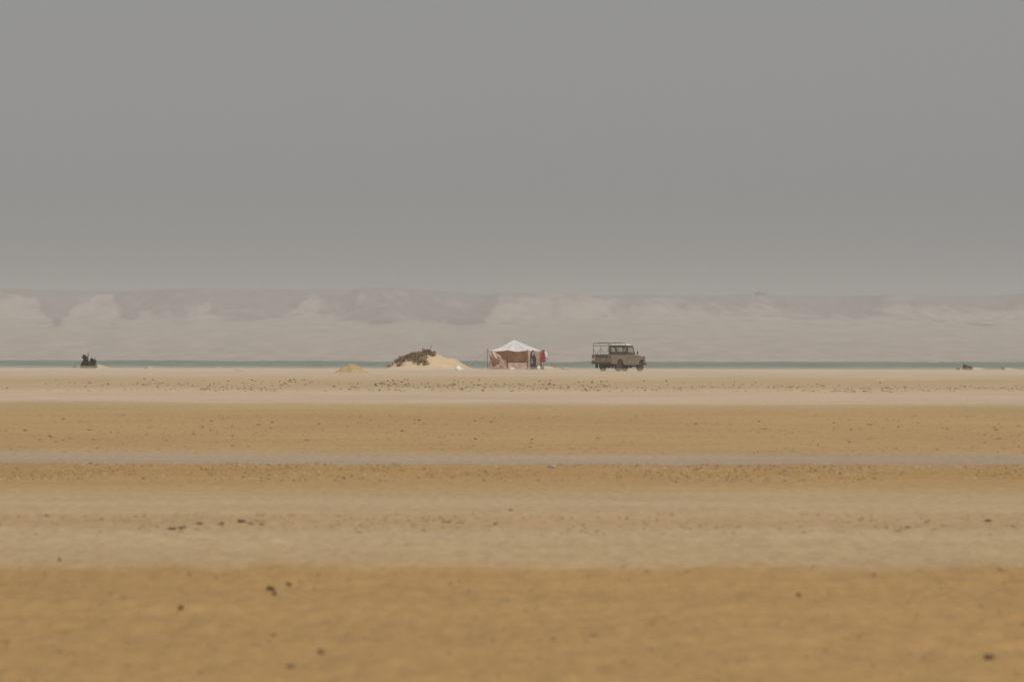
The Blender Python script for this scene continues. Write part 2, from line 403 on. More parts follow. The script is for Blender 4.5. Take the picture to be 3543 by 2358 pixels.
# rock shows on the spurs between sand aprons; the aprons climb to different heights along the escarpment
HW = 2300.0/FPX*1.504
fx = [-60,0,40,80,100,130,150,175,205,215,255,275,300,330,400,450,464,480,500,540,600,660,690,715,740,760,800,900,1000,1080,1110,1128,1150,1220,1300,1410,1430,1500,1560,1700,1750,1850,1900,1990,2060,2150,2250,2356,2450]
fr = [690,690,694,690,716,762,736,706,700,682,684,726,750,722,752,740,706,700,738,760,742,728,706,694,712,720,738,758,768,782,770,726,694,692,690,688,716,718,732,726,716,734,742,738,706,712,716,712,712]
fz = CAM_Z + (1205.0 - np.array(fr)*1.504)*2250.0/FPX
footz = np.interp(Xh*2300/Yh, (np.array(fx)-1178)*HW, fz) + 1.6*fbm(Xh/6.0, Yh/60.0, 141, 4) + 3.0*fbm(Xh/17.0, Xh*0, 149, 3)
rock = sstep(-3.0, 5.0, Zh - footz + 2.6*fbm(Xh/14.0, Zh/2.5, 143, 4) + 1.8*fbm((Xh + 2.5*Zh)/5.0, Zh/9.0, 145, 3) + 1.8*fbm((Xh - 2.5*Zh)/6.0, Zh/9.0, 147, 3))*sstep(1550, 1850, Yh)
rock = rock*(1 - 0.30*sstep(-8, 10, Xh*2300/Yh))*(0.55 + 0.45*sstep(-0.3, 0.3, fbm(Xh/22.0, Zh/5.0, 121, 4)) + 0.5*sstep(-0.3, 0.35, fbm((Xh + 1.5*Zh)/3.2, Zh/12.0, 125, 4)))
# broken cap of dark rock along the rim
cap = sstep(0.86, 0.95, CL)*sstep(-0.05, 0.12, fbm(Xh/24.0, Xh*0, 151, 4) + 0.15)
rock = rock + 0.9*cap
# scattered outcrops and thin stony bands across the lower slope, mostly on the right
rock = rock + 0.55*sstep(0.33, 0.5, fbm(Xh/10.0, Zh/2.4, 161, 3))*sstep(5, 9, Zh)
rock = rock + 0.38*np.exp(-((fbm(Xh/160.0, Zh/9.0, 131, 3) - 0.05)/0.04)**2)*sstep(1200, 1400, Yh)*sstep(-60, 60, Xh)
rock = rock + 0.50*np.exp(-((Xh*2300/Yh + (1178-130)*HW)/(60*HW))**2)*sstep(-1, 1, Zh-footz)
at_ = hl.data.attributes.new('rock', 'FLOAT', 'POINT'); at_.data.foreach_set('value', rock.ravel().astype(np.float32))
tag(hl, 'pale flat-topped desert plateau fading in haze beyond the water', kind='structure')

def place_far(px, Y):
    x = (px - 1771.5)*Y/FPX
    return x

# knob of rock on the skyline
def rock_mesh(seed, r, sx=1, sy=1, sz=1, sub=3, amp=0.35, fr=1.6):
    bm = bmesh.new(); bmesh.ops.create_icosphere(bm, subdivisions=sub, radius=1.0)
    for v in bm.verts:
        p = v.co; d = 1 + amp*(float(fbm(p.x*fr+seed*3.1, p.y*fr+p.z*fr*1.7, seed, 3)))
        v.co = Vector((p.x*d*sx*r, p.y*d*sy*r, p.z*d*sz*r))
    me = bpy.data.meshes.new('rock'); bm.to_mesh(me); bm.free()
    for q in me.polygons: q.use_smooth = sub > 1
    return me
M['far_rock'] = mat('far_grey_rock', (0.13, 0.11, 0.105), 1, 0.2, 0.5)
for px, r, sz, lab in ((2631, 2.3, 0.9, 'dark knob of rock on the skyline above the pickup truck\'s side of the plateau'), (3205, 0.9, 1.1, 'tiny stone cairn on the plateau rim toward the right edge')):
    me = rock_mesh(px, r*HS, 1.15, 1.0, sz, 3, 0.5); me.materials.append(M['far_rock'])
    o = bpy.data.objects.new('rock_outcrop', me); C.objects.link(o)
    x = place_far(px, 2405); z, _ = hills_h(np.array([x]), np.array([2405.0])); o.location = (x*HS, 2405*HS, CAM_Z + (float(z[0]) - CAM_Z)*HS + 0.02*r)
    tag(o, lab, 'rock')

# ------------------------------------------------------------ dunes and mounds
def mound(name, px0, D, prof, depth_front, depth_back, material, label, kind='structure', cat=None, seed=0, amp=0.05, nx=150, ny=70, groove=0.0):
    """height profile prof = [(px, height m)] along x; falls off to the front and the back"""
    px = [p for p, _ in prof]; hh = [h for _, h in prof]
    s = D/FPX
    xs = np.linspace((px[0]-1771.5)*s - 0.3, (px[-1]-1771.5)*s + 0.3, nx)
    ys = np.linspace(-depth_front, depth_back, ny)
    X, Y = np.meshgrid(xs, ys)
    H = np.interp(X, [(p-1771.5)*s for p in px], hh)
    k = np.ones(9)/9.0
    H = np.apply_along_axis(lambda r_: np.convolve(np.pad(r_, 4, 'edge'), k, 'valid'), 1, H)
    f = np.where(Y < 0, 1-np.clip(-Y/depth_front, 0, 1)**1.5, 1-np.clip(Y/depth_back, 0, 1)**2)
    f = np.clip(f, 0, 1)
    ed = np.clip(H*4, 0, 1)*np.clip(f*4, 0, 1)
    Zz = H*f + amp*fbm(X/0.5, Y/0.5, seed, 4)*ed - groove*np.abs(fbm(X/0.22, Y/0.9, seed+5, 3))*ed - 0.035*(1-np.clip(f*8, 0, 1)) - 0.02
    base = G(X, Y + D)
    nr, nc = X.shape
    i = np.arange(nr-1)[:, None]*nc + np.arange(nc-1)[None, :]
    loc = Vector((((px[0]+px[-1])/2-1771.5)*s, D, 0))
    V = np.stack([X.ravel()-loc.x, Y.ravel(), (Zz+base).ravel()], 1)
    o = np_mesh(name, V, np.stack([i, i+1, i+nc+1, i+nc], -1).reshape(-1, 4), material, smooth=True, loc=loc)
    tag(o, label, cat, kind=kind)
    def height(x, y):
        j = np.clip(np.searchsorted(xs, x), 1, nc-1); q = np.clip(np.searchsorted(ys, y - D), 1, nr-1)
        return float((Zz+base)[q, j])
    o['_h'] = 0
    del o['_h']
    return o, height

DD = 440.0
dune, dune_h = mound('sand_dune', 0, DD, [(1325,0),(1343,0.06),(1362,0.33),(1380,0.62),(1410,0.86),(1437,1.02),(1465,1.14),(1493,1.18),(1518,1.07),(1542,0.86),(1569,0.82),(1589,0.62),(1603,0.40),(1618,0.20),(1640,0.04),(1660,0)],
    3.6, 3.0, M['dune'], 'bare pale sand dune carrying brown creeping shrubs beside the tent', seed=201, amp=0.10)
mound('sand_mound', 0, 446, [(300,0),(318,0.14),(330,0.24),(345,0.28),(362,0.18),(388,0)], 2.0, 1.5, M['dune'], 'low sand mound beside the dark shrub at far left', seed=211)
mound('sand_mound', 0, 446, [(498,0),(512,0.10),(522,0.11),(545,0)], 1.4, 1.0, M['dune'], 'tiny low sand mound between the dark shrub and the golden heap', seed=212)
mound('sand_mound', 0, 446, [(3295,0),(3312,0.12),(3330,0.15),(3352,0.10),(3378,0.21),(3395,0.15),(3420,0)], 2.0, 1.5, M['dune'], 'low lumpy sand mound under the shrubs at far right', seed=213)
mound('sand_mound', 0, 446, [(3466,0),(3478,0.20),(3490,0.17),(3515,0.09),(3530,0)], 1.5, 1.2, M['dune'], 'small sand mound at the right edge with a reddish tuft', seed=214)
mound('sand_mound', 0, 446, [(1850,0),(1872,0.28),(1895,0.24),(1925,0.11),(1960,0)], 1.4, 1.2, M['dune'], 'low sand rise behind the right side of the tent', seed=215)
mound('sand_heap', 0, 371, [(1150,0),(1166,0.14),(1185,0.42),(1200,0.60),(1215,0.645),(1235,0.62),(1248,0.48),(1260,0.20),(1272,0.06),(1284,0)],
      1.1, 1.0, M['heap'], 'golden yellow sand heap with furrowed face left of the big dune', kind='thing', cat='sand heap', seed=216, amp=0.06, groove=0.16)
for o_ in bpy.data.objects:
    if o_.name.startswith('sand_heap'): tag(o_, cat='sand heap')

# ------------------------------------------------------------ shrubs
def leaf_cloud(pts, n_each, spread, size, up=0.6, seed=0):
    r = np.random.default_rng(seed)
    P = np.repeat(np.asarray(pts, float), n_each, 0)
    d = r.normal(size=P.shape); d /= np.linalg.norm(d, axis=1)[:, None]
    rad = spread*np.cbrt(r.random(len(P)))[:, None]
    c = P + d*rad*np.array([1, 1, 0.8])
    ax = d + r.normal(size=d.shape)*0.6 + np.array([0, 0, up]); ax /= np.linalg.norm(ax, axis=1)[:, None]
    sd = np.cross(ax, r.normal(size=d.shape)); sd /= np.linalg.norm(sd, axis=1)[:, None]
    L = (size*(0.6+0.8*r.random(len(P))))[:, None]; W = L*0.28
    V = np.stack([c - sd*W*0.4, c + ax*L*0.5 - sd*W, c + ax*L, c + ax*L*0.5 + sd*W], 1).reshape(-1, 3)
    F = np.arange(len(V)).reshape(-1, 4)
    return V, F

def shrub(name, origin, clumps, label, leafmat, n=60, spread=0.16, size=0.09, spikes=(), seed=0, group=None, up=0.6):
    t = empty(name, origin, 0, label, 'shrub', group)
    cl = np.array([(p[0]-origin[0], p[1]-origin[1], p[2]-origin[2]) for p in clumps])
    V, F = leaf_cloud(cl, n, spread, size, up, seed)
    np_mesh('foliage', V, F, leafmat, t)
    sm = MB()
    rr = random.Random(seed)
    for c_ in cl:
        b = Vector((c_[0]*0.8, c_[1]*0.8, c_[2]-spread*0.9)); e = Vector(c_) + Vector((rr.uniform(-.08,.08), rr.uniform(-.08,.08), spread*rr.uniform(0.5, 1.3)))
        sm.tube([b, (b+e)/2 + Vector((rr.uniform(-.04,.04),0,0)), e], 0.010, 5, 0.003)
    for a, b in spikes:
        a = Vector(a)-Vector(origin); b = Vector(b)-Vector(origin)
        sm.tube([a, (a+b)/2 + Vector((0.02, 0, 0)), b], 0.034, 5, 0.014)
    # every stem springs from one root
    root = len(sm.v); sm.v.append((0.0, 0.0, -0.12))
    V_, F_ = [], []
    for f in sm.f:
        F_.append(f)
    nst = 0
    for st0, kk in sm_starts(sm):
        for q in range(kk): F_.append((root, st0+q, st0+(q+1) % kk))
    sm.f = F_
    sm.build('stem', M['twig'], t)
    return t

def sm_starts(sm):
    # first ring of every five-sided tube; its starting cap is dropped so that the stem opens onto the root
    out = []; keep = []
    for f in sm.f:
        if len(f) == 5 and f[0] > f[1]: out.append((min(f), 5))
        else: keep.append(f)
    return out

def dune_pts(regions, n, seed):
    """clump centres on the dune's camera side, in photograph columns and depth behind the toe"""
    r = random.Random(seed); out = []
    for (p0, p1, y0, y1, lift) in regions:
        for _ in range(n):
            px = r.uniform(p0, p1); y = DD + r.uniform(y0, y1); x = (px-1771.5)*DD/FPX
            out.append((x, y, dune_h(x, y) + lift*r.uniform(0.3, 2.0)))
    return out
sh_specs = [
 ('creeping_shrub', [(1368,1384,-1.3,-0.1,0.07),(1380,1402,-1.6,0.0,0.10),(1396,1414,-1.7,0.0,0.12)], 15, 'brown creeping shrub along the left rim of the dune', 34),
 ('creeping_shrub', [(1410,1435,-1.9,-0.9,0.07),(1408,1437,-0.9,0.1,0.12)], 22, 'brown creeping shrub on the left shoulder of the dune, below the crest', 40),
 ('creeping_shrub', [(1436,1462,-1.0,0.2,0.12),(1455,1482,-0.9,0.2,0.15)], 19, 'largest brown shrub, crowning the crest of the dune', 44),
 ('creeping_shrub', [(1428,1452,-2.9,-1.2,0.06),(1448,1484,-3.0,-0.9,0.08)], 23, 'brown patchy shrub hanging down the middle of the dune face', 24),
 ('creeping_shrub', [(1484,1503,-1.0,0.0,0.14)], 14, 'small round shrub at the right end of the dune crest', 44),
 ('creeping_shrub', [(1376,1394,-2.7,-2.3,0.08)], 7, 'small isolated shrub low on the left of the dune face', 32),
 ('creeping_shrub', [(1343,1350,-1.2,-0.6,0.05)], 3, 'tiny dark sprig at the left toe of the dune', 30),
]
for k, (nm, reg, n, lab, dens) in enumerate(sh_specs):
    pts = dune_pts(reg, max(3, int(n*(0.95 if k == 3 else 0.72))), 300+k)
    org = np.mean(np.array(pts), 0); org[2] = dune_h(org[0], org[1])
    spk = []
    if k == 2:
        for (pa, pb, h) in ((1459,1462.5,0.66),(1467,1463,0.52),(1478,1466,0.50),(1476,1494,0.70),(1474,1482,0.46),(1484,1489,0.32),(1443,1441,0.3)):
            xa, xb = (pa-1771.5)*DD/FPX, (pb-1771.5)*DD/FPX; z0 = dune_h(xa, DD)
            spk.append(((xa, DD, z0), (xb, DD-0.05, z0+h)))
    if k == 0:
        for (pa, h) in ((1358,0.22),(1372,0.16),(1390,0.2)):
            xa = (pa-1771.5)*DD/FPX; z0 = dune_h(xa, DD); spk.append(((xa, DD, z0-0.05), (xa-0.03, DD, z0+h)))
    if k == 1:
        for (pa, h) in ((1400,0.26),(1413,0.3),(1427,0.34),(1434,0.25)):
            xa = (pa-1771.5)*DD/FPX; z0 = dune_h(xa, DD); spk.append(((xa, DD, z0-0.05), (xa+0.03, DD, z0+h)))
    shrub(nm, tuple(org), pts, lab, M['leaf'], dens, 0.075 if k == 3 else 0.10, 0.11, spk, 400+k, 'creeping shrubs growing over the dune')

def lone(px0, px1, D, h, n, lab, m, seed, spikes=(), spread=0.14, dens=60, size=0.1):
    r = random.Random(seed); pts = []
    xc = ((px0+px1)/2-1771.5)*D/FPX; hw = (px1-px0)/2*D/FPX
    for _ in range(n):
        a = r.uniform(-1, 1); x = xc + a*hw*0.72; top = h*(1-abs(a)**2.0*0.9)*r.uniform(0.7, 1.1)
        pts.append((x, D + r.uniform(-0.8, 0.8)*hw, float(G(x, D)) + r.uniform(0.1, 1)*max(top-0.12, 0.05)))
    sp = []
    for (pa, pb, hh) in spikes:
        xa, xb = (pa-1771.5)*D/FPX, (pb-1771.5)*D/FPX; z0 = float(G(xa, D)); sp.append(((xa, D, z0+h*0.4), (xb, D, z0+hh)))
    return shrub('desert_shrub', (xc, D, float(G(xc, D))), pts, lab, m, dens, spread, size, sp, seed, 'shrubs along the shoreline')
lone(284, 305, 443, 0.98, 42, 'tall dark spiky left half of the lone shrub pair at far left', M['leaf_dark'], 501, ((298,305,1.28),(297,294,1.12),(300,308,1.2),(290,287,0.95)), 0.085, 46, 0.17)
lone(306, 331, 443.3, 0.80, 40, 'lower rounder dark shrub touching the tall spiky one at far left', M['leaf_dark'], 502, ((318,316,0.92),(325,330,0.9)), 0.085, 46, 0.17)
lone(327, 335, 444, 0.28, 4, 'small olive tuft on the low mound right of the dark shrub pair', M['leaf'], 503, (), 0.09, 50, 0.07)
lone(252, 266, 446, 0.22, 5, 'faint low tuft left of the dark shrub pair', M['leaf'], 504, (), 0.09, 30, 0.07)
lone(3309, 3320, 443, 0.24, 5, 'small dark tuft, leftmost on the far right mound', M['leaf_dark'], 505, (), 0.10, 50, 0.08)
lone(3332, 3346, 443, 0.50, 8, 'upright dark shrub in the middle of the far right mound', M['leaf_dark'], 506, ((3334,3333,0.55),), 0.12, 60, 0.09)
lone(3344, 3364, 443, 0.42, 12, 'broad dark shrub on the right of the far right mound', M['leaf_dark'], 507, (), 0.13, 70, 0.09)
lone(3464, 3474, 443, 0.24, 5, 'reddish brown tuft beside the mound at the right edge', M['leaf'], 508, (), 0.10, 50, 0.08)
lone(501, 510, 443, 0.12, 4, 'tiny brown tuft on the smallest mound between left shrub and golden heap', M['leaf'], 509, (), 0.07, 30, 0.06)

# ------------------------------------------------------------ tent
TD = 434.0; ts = TD/FPX
def tp(px, Y, z):
    return Vector(((px-1771.5)*Y/FPX, Y, z))
# plan corners: front left, front right, back right, back left
FL = tp(1686, TD, 0); FR = tp(1825, TD-1.1, 0); BR = tp(1874, TD+2.0, 0); BL = tp(1735, TD+3.1, 0)
MIDF = (FL+FR)/2 + Vector((-0.03, 0, 0)); CEN = (FL+FR+BR+BL)/4
tent = empty('tent', (CEN.x, CEN.y, float(G(CEN.x, CEN.y))), 0, 'white-roofed camp tent with faded orange walls open toward the viewer, beside the dune', 'tent')
O = Vector(tent.location); gz = O.z
def L_(p, z): return (p.x-O.x, p.y-O.y, z)
HL, HR, HB, HP = 1.50, 1.47, 1.45, 2.27
# roof: four sagging gores rising to the centre pole; corners pulled by guy ropes
def gore(A, hA, B, hB, sA, sB, n=26):
    V = []; F = []
    P = Vector(L_(CEN, HP))
    a = Vector(L_(A, hA)); b = Vector(L_(B, hB))
    for j in range(n+1):
        v = j/n
        for i in range(n+1):
            u = i/n
            e = a.lerp(b, u)
            e.z -= 0.10*math.sin(math.pi*(2*u % 1.0 if True else u))*1.0  # eave sags between the poles
            q = e.lerp(P, v)
            sag = (sA+(sB-sA)*u)*math.sin(math.pi*v)*(1-v)**0.7*(1+0.25*math.sin(math.pi*u))
            q.z -= sag*0.9
            q.z += 0.012*math.sin(u*23+v*5)*(1-v)
            V.append(q)
    for j in range(n):
        for i in range(n):
            F.append((j*(n+1)+i, j*(n+1)+i+1, (j+1)*(n+1)+i+1, (j+1)*(n+1)+i))
    return V, F
VV = []; FF = []
for A, hA, B, hB, sA, sB in ((FL,HL,FR,HR,.34,.16),(FR,HR,BR,HB,.16,.07),(BR,HB,BL,HB,.07,.30),(BL,HB,FL,HL,.30,.34)):
    v, f = gore(A, hA, B, hB, sA, sB); n0 = len(VV); VV += [tuple(q) for q in v]; FF += [tuple(n0+i for i in q) for q in f]
roof = np_mesh('roof', VV, FF, M['canvas_white'], tent, smooth=True)
sm_ = roof.modifiers.new('thick', 'SOLIDIFY'); sm_.thickness = 0.012
def cloth(name, grid, m, parent, thick=0.008):
    """grid: rows of points"""
    nr, nc = len(grid), len(grid[0])
    V = [tuple(p) for r in grid for p in r]
    F = [(j*nc+i, j*nc+i+1, (j+1)*nc+i+1, (j+1)*nc+i) for j in range(nr-1) for i in range(nc-1)]
    o = np_mesh(name, V, F, m, parent, smooth=True)
    s_ = o.modifiers.new('thick', 'SOLIDIFY'); s_.thickness = thick
    return o
def wall(A, hA0, hA1, B, hB0, hB1, nx=40, ny=24, fold=0.03, bulge=0.06, out=(0,-1), fr=9.0, seed=0):
    """a cloth wall between two poles, from heights h?0 (bottom) to h?1 (top)"""
    g_ = []
    for j in range(ny+1):
        v = j/ny; row = []
        for i in range(nx+1):
            u = i/nx
            p = A.lerp(B, u); z0 = hA0 + (hB0-hA0)*u; z1 = hA1 + (hB1-hA1)*u
            z = z0 + (z1-z0)*v
            off = fold*math.sin(u*fr*2*math.pi/3 + 2*float(vn(u*3, v*2, seed)))*(1-0.6*v) + bulge*math.sin(math.pi*u)*math.sin(math.pi*v) + 0.06*float(fbm(u*4, v*3, seed, 3))*math.sin(math.pi*v)
            row.append((p.x-O.x+out[0]*off, p.y-O.y+out[1]*off, z))
        g_.append(row)
    return g_
sideN = (Vector((BR.x-FR.x, BR.y-FR.y, 0)).normalized().y, -Vector((BR.x-FR.x, BR.y-FR.y, 0)).normalized().x)
cloth('back_wall', wall(BL, 0.0, 1.46, BR, 0.0, 1.44, seed=3), M['canvas_pink'], tent)
inA = FL.lerp(BL, 0.2); inB = FR.lerp(BR, 0.2)
cloth('inner_curtain', wall(inA+Vector((0.05,0,0)), 0.0, 1.52, inB-Vector((0.05,0,0)), 0.0, 1.50, seed=3, bulge=0.03, fold=0.015), M['canvas_inner'], tent)
rw = cloth('side_wall', wall(FR+Vector((0.04,0,0)), 0.02, 1.42, BR, 0.36, 1.42, seed=5, out=sideN, bulge=0.09, fold=0.035), M['canvas_pink'], tent)
# low valance across the right bay, pinned up at knee height
cloth('valance', wall(MIDF+Vector((0.06,-0.05,0)), 0.0, 0.50, FR+Vector((-0.03,-0.05,0)), 0.0, 0.50, ny=14, seed=6, bulge=0.04), M['canvas_pale'], tent)
# left bay: a curtain flung open, its upper edge sweeping down from the corner to the middle pole
def swept():
    g_ = []; A = FL + Vector((0.08, -0.02, 0)); B = MIDF + Vector((-0.03, -0.06, 0)); ny, nx = 30, 44
    for j in range(ny+1):
        v = j/ny; row = []
        for i in range(nx+1):
            u = i/nx
            top = np.interp(u, [0, 0.25, 0.45, 0.62, 0.72, 0.86, 1.0], [1.46, 1.44, 1.26, 1.10, 0.88, 0.72, 0.68])
            left = 0.18*math.sin(math.pi*min(1, v*1.1))*(1-u)
            p = A.lerp(B, u); z = top*v
            off = 0.12*math.sin(math.pi*v)*math.sin(math.pi*u) + 0.05*math.sin(u*16+v*3) *(1-v*0.5)+ 0.10*float(fbm(u*5, v*4, 77, 3))
            # round billow low on the panel
            dd = math.hypot((u-0.33)/0.30, (v-0.36)/0.26); off += 0.10*math.exp(-(dd-1)**2*9) - 0.06*math.exp(-dd*dd*2)
            row.append((p.x-O.x+left*0.8, p.y-O.y-off, z))
        g_.append(row)
    return g_
cloth('curtain', swept(), M['canvas_pink'], tent)
# upper part of the curtain, its sunlit look painted in with paler cloth
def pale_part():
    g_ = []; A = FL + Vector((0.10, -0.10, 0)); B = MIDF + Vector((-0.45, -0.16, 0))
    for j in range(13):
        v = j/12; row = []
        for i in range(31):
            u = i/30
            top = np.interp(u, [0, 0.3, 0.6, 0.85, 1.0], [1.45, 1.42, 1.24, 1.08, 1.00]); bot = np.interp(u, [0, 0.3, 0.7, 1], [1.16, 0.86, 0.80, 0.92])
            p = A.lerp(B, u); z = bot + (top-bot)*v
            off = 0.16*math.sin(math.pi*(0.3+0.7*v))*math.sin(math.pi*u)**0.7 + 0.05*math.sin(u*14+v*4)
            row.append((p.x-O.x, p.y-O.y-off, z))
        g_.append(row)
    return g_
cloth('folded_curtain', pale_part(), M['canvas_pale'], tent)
# rolled strip of cloth tied round the front right pole
cloth('tied_curtain', wall(FR+Vector((0.02,-0.04,0)), 0.0, 1.42, FR+Vector((0.20,-0.02,0)), 0.0, 1.30, nx=12, seed=8, fold=0.05, bulge=0.03), M['canvas_pale'], tent)
for p, h in ((FL, 1.55), (MIDF, 1.49), (FR, 1.52), (BR, 1.53), (BL, 1.48)):
    b = MB(); b.tube([L_(p, -0.1), (L_(p, h)[0]+0.01, L_(p, h)[1], h*0.6), L_(p, h)], 0.034 if p is MIDF else 0.018, 8); b.build('pole', M['wood_red'] if p in (MIDF, FR) else M['wood'], tent, smooth=True)
b = MB(); b.tube([L_(CEN, -0.05), L_(CEN, HP-0.02)], 0.035, 8); b.build('pole', M['wood'], tent, smooth=True)
def rope(a, b_, knots=()):
    m_ = MB(); a = Vector(a); b_ = Vector(b_); pts = []
    for i in range(9):
        u = i/8; q = a.lerp(b_, u); q.z -= 0.06*math.sin(math.pi*u); pts.append(q)
    m_.tube(pts, 0.006, 5); o = m_.build('guy_rope', M['rope'], tent)
    for u in knots:
        q = a.lerp(b_, u); q.z -= 0.06*math.sin(math.pi*u)
        k_ = MB(); k_.tube([q-Vector((0.03,0,0.02)), q+Vector((0.0,0,0.012)), q+Vector((0.03,0,0.025))], 0.016, 6); k_.build('knot', M['twig'], o)
    pg_ = MB(); pg_.tube([b_ + Vector((0,0,-0.1)), b_ + Vector(((b_-a).x*0.02, 0, 0.12))], 0.014, 6); pg_.build('peg', M['wood'], o)
rope(L_(FL, 1.53), L_(FL+Vector((-1.55, -0.5, 0)), 0.02), (0.5, 0.72))
rope(L_(FL, 1.50), L_(FL+Vector((-0.35, -2.2, 0)), 0.02))
rope(L_(BR, 1.50), L_(BR+Vector((1.0, 0.5, 0)), 0.05), (0.45, 0.62))
rope(L_(BL, 1.45), L_(BL+Vector((-0.9, 1.6, 0)), 0.02))
rope(L_(FR, 1.48), L_(FR+Vector((0.45, -1.7, 0)), 0.02))

# washing hung along the right eave
def garment(name, A, B, ztop, zbot, m, label, cat, seed, taper=0.0, split=0.0, fold=0.05):
    g_ = []; nx, ny = 16, 30
    mid = (A+B)/2
    for j in range(ny+1):
        v = j/ny; row = []
        for i in range(nx+1):
            u = i/nx
            wv = 0.25 + 0.75*min(1, v*3.2) if taper else 1.0
            p = mid + (A.lerp(B, u)-mid)*wv*(1 - 0.25*max(0, v-0.7))
            n_ = Vector((sideN[0], sideN[1], 0))
            off = fold*math.sin(u*11 + 3*v) + 0.05*float(fbm(u*3, v*4, seed, 3)) + 0.05
            edge = 0.10*float(vn(u*5, seed*1.7, seed))
            z = ztop + (zbot + edge + 0.12*abs(u-0.5) - ztop)*v
            p = p + n_*off
            row.append((p.x - mid.x, p.y - mid.y, z - gz))
        g_.append(row)
    V = [tuple(p) for r_ in g_ for p in r_]; nc = nx+1
    F = [(j*nc+i, j*nc+i+1, (j+1)*nc+i+1, (j+1)*nc+i) for j in range(ny) for i in range(nx)
         if not (split and i in (nx//2,) and j > ny*split)]
    o = np_mesh(name, V, F, m, None, smooth=True, loc=(mid.x, mid.y, gz))
    s_ = o.modifiers.new('thick', 'SOLIDIFY'); s_.thickness = 0.012
    return tag(o, label, cat)
sd = (BR-FR)
def along(a): return FR + sd*a + Vector((sideN[0], sideN[1], 0))*0.10
g1 = garment('hanging_coat', along(0.05) + Vector((-0.02, -0.1, 0)), along(0.36) + Vector((0.10,-0.1,0)), gz+1.46, gz+0.10, M['cloth_dark'], 'long dark clothes hanging on the tent wall near its front right pole', 'clothes', 601, taper=1, split=0.62)
g2 = garment('hanging_shirt', along(0.17)+Vector((0,-0.16,0)), along(0.27)+Vector((0.05,-0.16,0)), gz+1.36, gz+1.02, M['cloth_grey'], 'small grey cloth draped across the dark clothes on the tent wall', 'cloth', 602)
g2b = garment('hanging_sleeve', along(0.14)+Vector((0,-0.2,0)), along(0.20)+Vector((0.02,-0.2,0)), gz+0.84, gz+0.45, M['cloth_grey'], 'narrow grey strip of cloth hanging low in front of the dark clothes', 'cloth', 603, fold=0.01)
g3 = garment('hanging_cloth', along(0.84)+Vector((0.02,-0.05,0)), along(0.99)+Vector((0.12,-0.05,0)), gz+1.52, gz+0.55, M['cloth_red'], 'red cloth hanging from the back right corner pole of the tent', 'cloth', 604, taper=1)
g4 = garment('hanging_cloth', along(0.96)+Vector((0.06,0.1,0)), along(1.12)+Vector((0.20,0.1,0)), gz+1.36, gz+0.66, M['cloth_white'], 'white cloth hanging just right of the red cloth', 'cloth', 605, taper=1)
g5 = garment('hanging_cloth', along(1.04)+Vector((0.10,0.02,0)), along(1.12)+Vector((0.18,0.02,0)), gz+0.98, gz+0.78, M['cloth_blue'], 'small blue cloth hanging over the white cloth', 'cloth', 606)

# things on the ground by the tent
def crumple(name, p, sx, sy, sz, m, label, cat, seed, sub=3, amp=0.7):
    me = rock_mesh(seed, 0.5, sx, sy, sz, sub, amp, 2.4); me.materials.append(m)
    o = bpy.data.objects.new(name, me); C.objects.link(o); o.location = (p.x, p.y, p.z + sz*0.16); tag(o, label, cat); return o
crumple('dark_mass', at(1862, 434.5), 0.85, 0.9, 0.34, M['tarp'], 'dark crumpled mass on the sand below the hanging clothes', 'blanket', 611)  # low dark crumpled shape on the ground below the clothes
bk = empty('water_jug', at(1864, 431.5), 0.3, 'round white plastic jug on the sand at the tent\'s right side', 'jug')
b = MB(); b.lathe_z([(0.0,0.09),(0.02,0.12),(0.10,0.135),(0.19,0.125),(0.25,0.08),(0.28,0.035),(0.31,0.035)]); b.build('jug_body', M['plastic_white'], bk, smooth=True)
b = MB(); b.lathe_z([(0.31,0.042),(0.345,0.042)]); b.build('cap', M['plastic_white'], bk)
b = MB(); b.tube([(0.11,0,0.20),(0.16,0,0.24),(0.12,0,0.29),(0.04,0,0.29)], 0.012, 6); b.build('handle', M['plastic_white'], bk)
st_ = empty('camp_stool', at(1875, 433), 0.2, 'small low stool with dark top beside the white jug', 'stool')
b = MB(); b.box((-0.16,-0.14,0.30),(0.16,0.14,0.335)); b.build('seat', M['tarp'], st_, bevel=0.008)
for sx_, sy_ in ((-1,-1),(1,-1),(-1,1),(1,1)):
    b = MB(); b.tube([(sx_*0.13, sy_*0.11, -0.02), (sx_*0.12, sy_*0.10, 0.30)], 0.012, 6); b.build('leg', M['rope'], st_)
crumple('plastic_bag', at(1771, 429), 0.44, 0.4, 0.26, M['bag_white'], 'crumpled white bag lying in front of the tent\'s valance', 'bag', 612)
bag = empty('sack', at(1587, 414), 0.2, 'bluish white sack lying at the right foot of the dune', 'sack')
me = rock_mesh(613, 0.5, 0.46, 0.4, 0.44, 3, 0.75, 2.2); me.materials.append(M['bag_white'])
o = bpy.data.objects.new('sack_body', me); C.objects.link(o); o.parent = bag; o.location = (-0.02, 0, 0.09)
me = rock_mesh(614, 0.5, 0.24, 0.24, 0.20, 2, 0.8, 2.6); me.materials.append(M['bag_white'])
o = bpy.data.objects.new('loose_flap', me); C.objects.link(o); o.parent = bag; o.location = (0.22, -0.05, 0.04)
me = rock_mesh(615, 0.5, 0.62, 0.5, 0.22, 3, 0.5, 1.6); me.materials.append(M['clod_pale'])
o = bpy.data.objects.new('flat_stone', me); C.objects.link(o); p_ = at(1959, 432); o.location = (p_.x, p_.y, p_.z+0.05); tag(o, 'flat pale stone on the beach between the tent and the pickup', 'stone')
me = rock_mesh(616, 0.5, 0.20, 0.16, 0.10, 2, 0.5, 1.6); me.materials.append(M['clod_pale'])
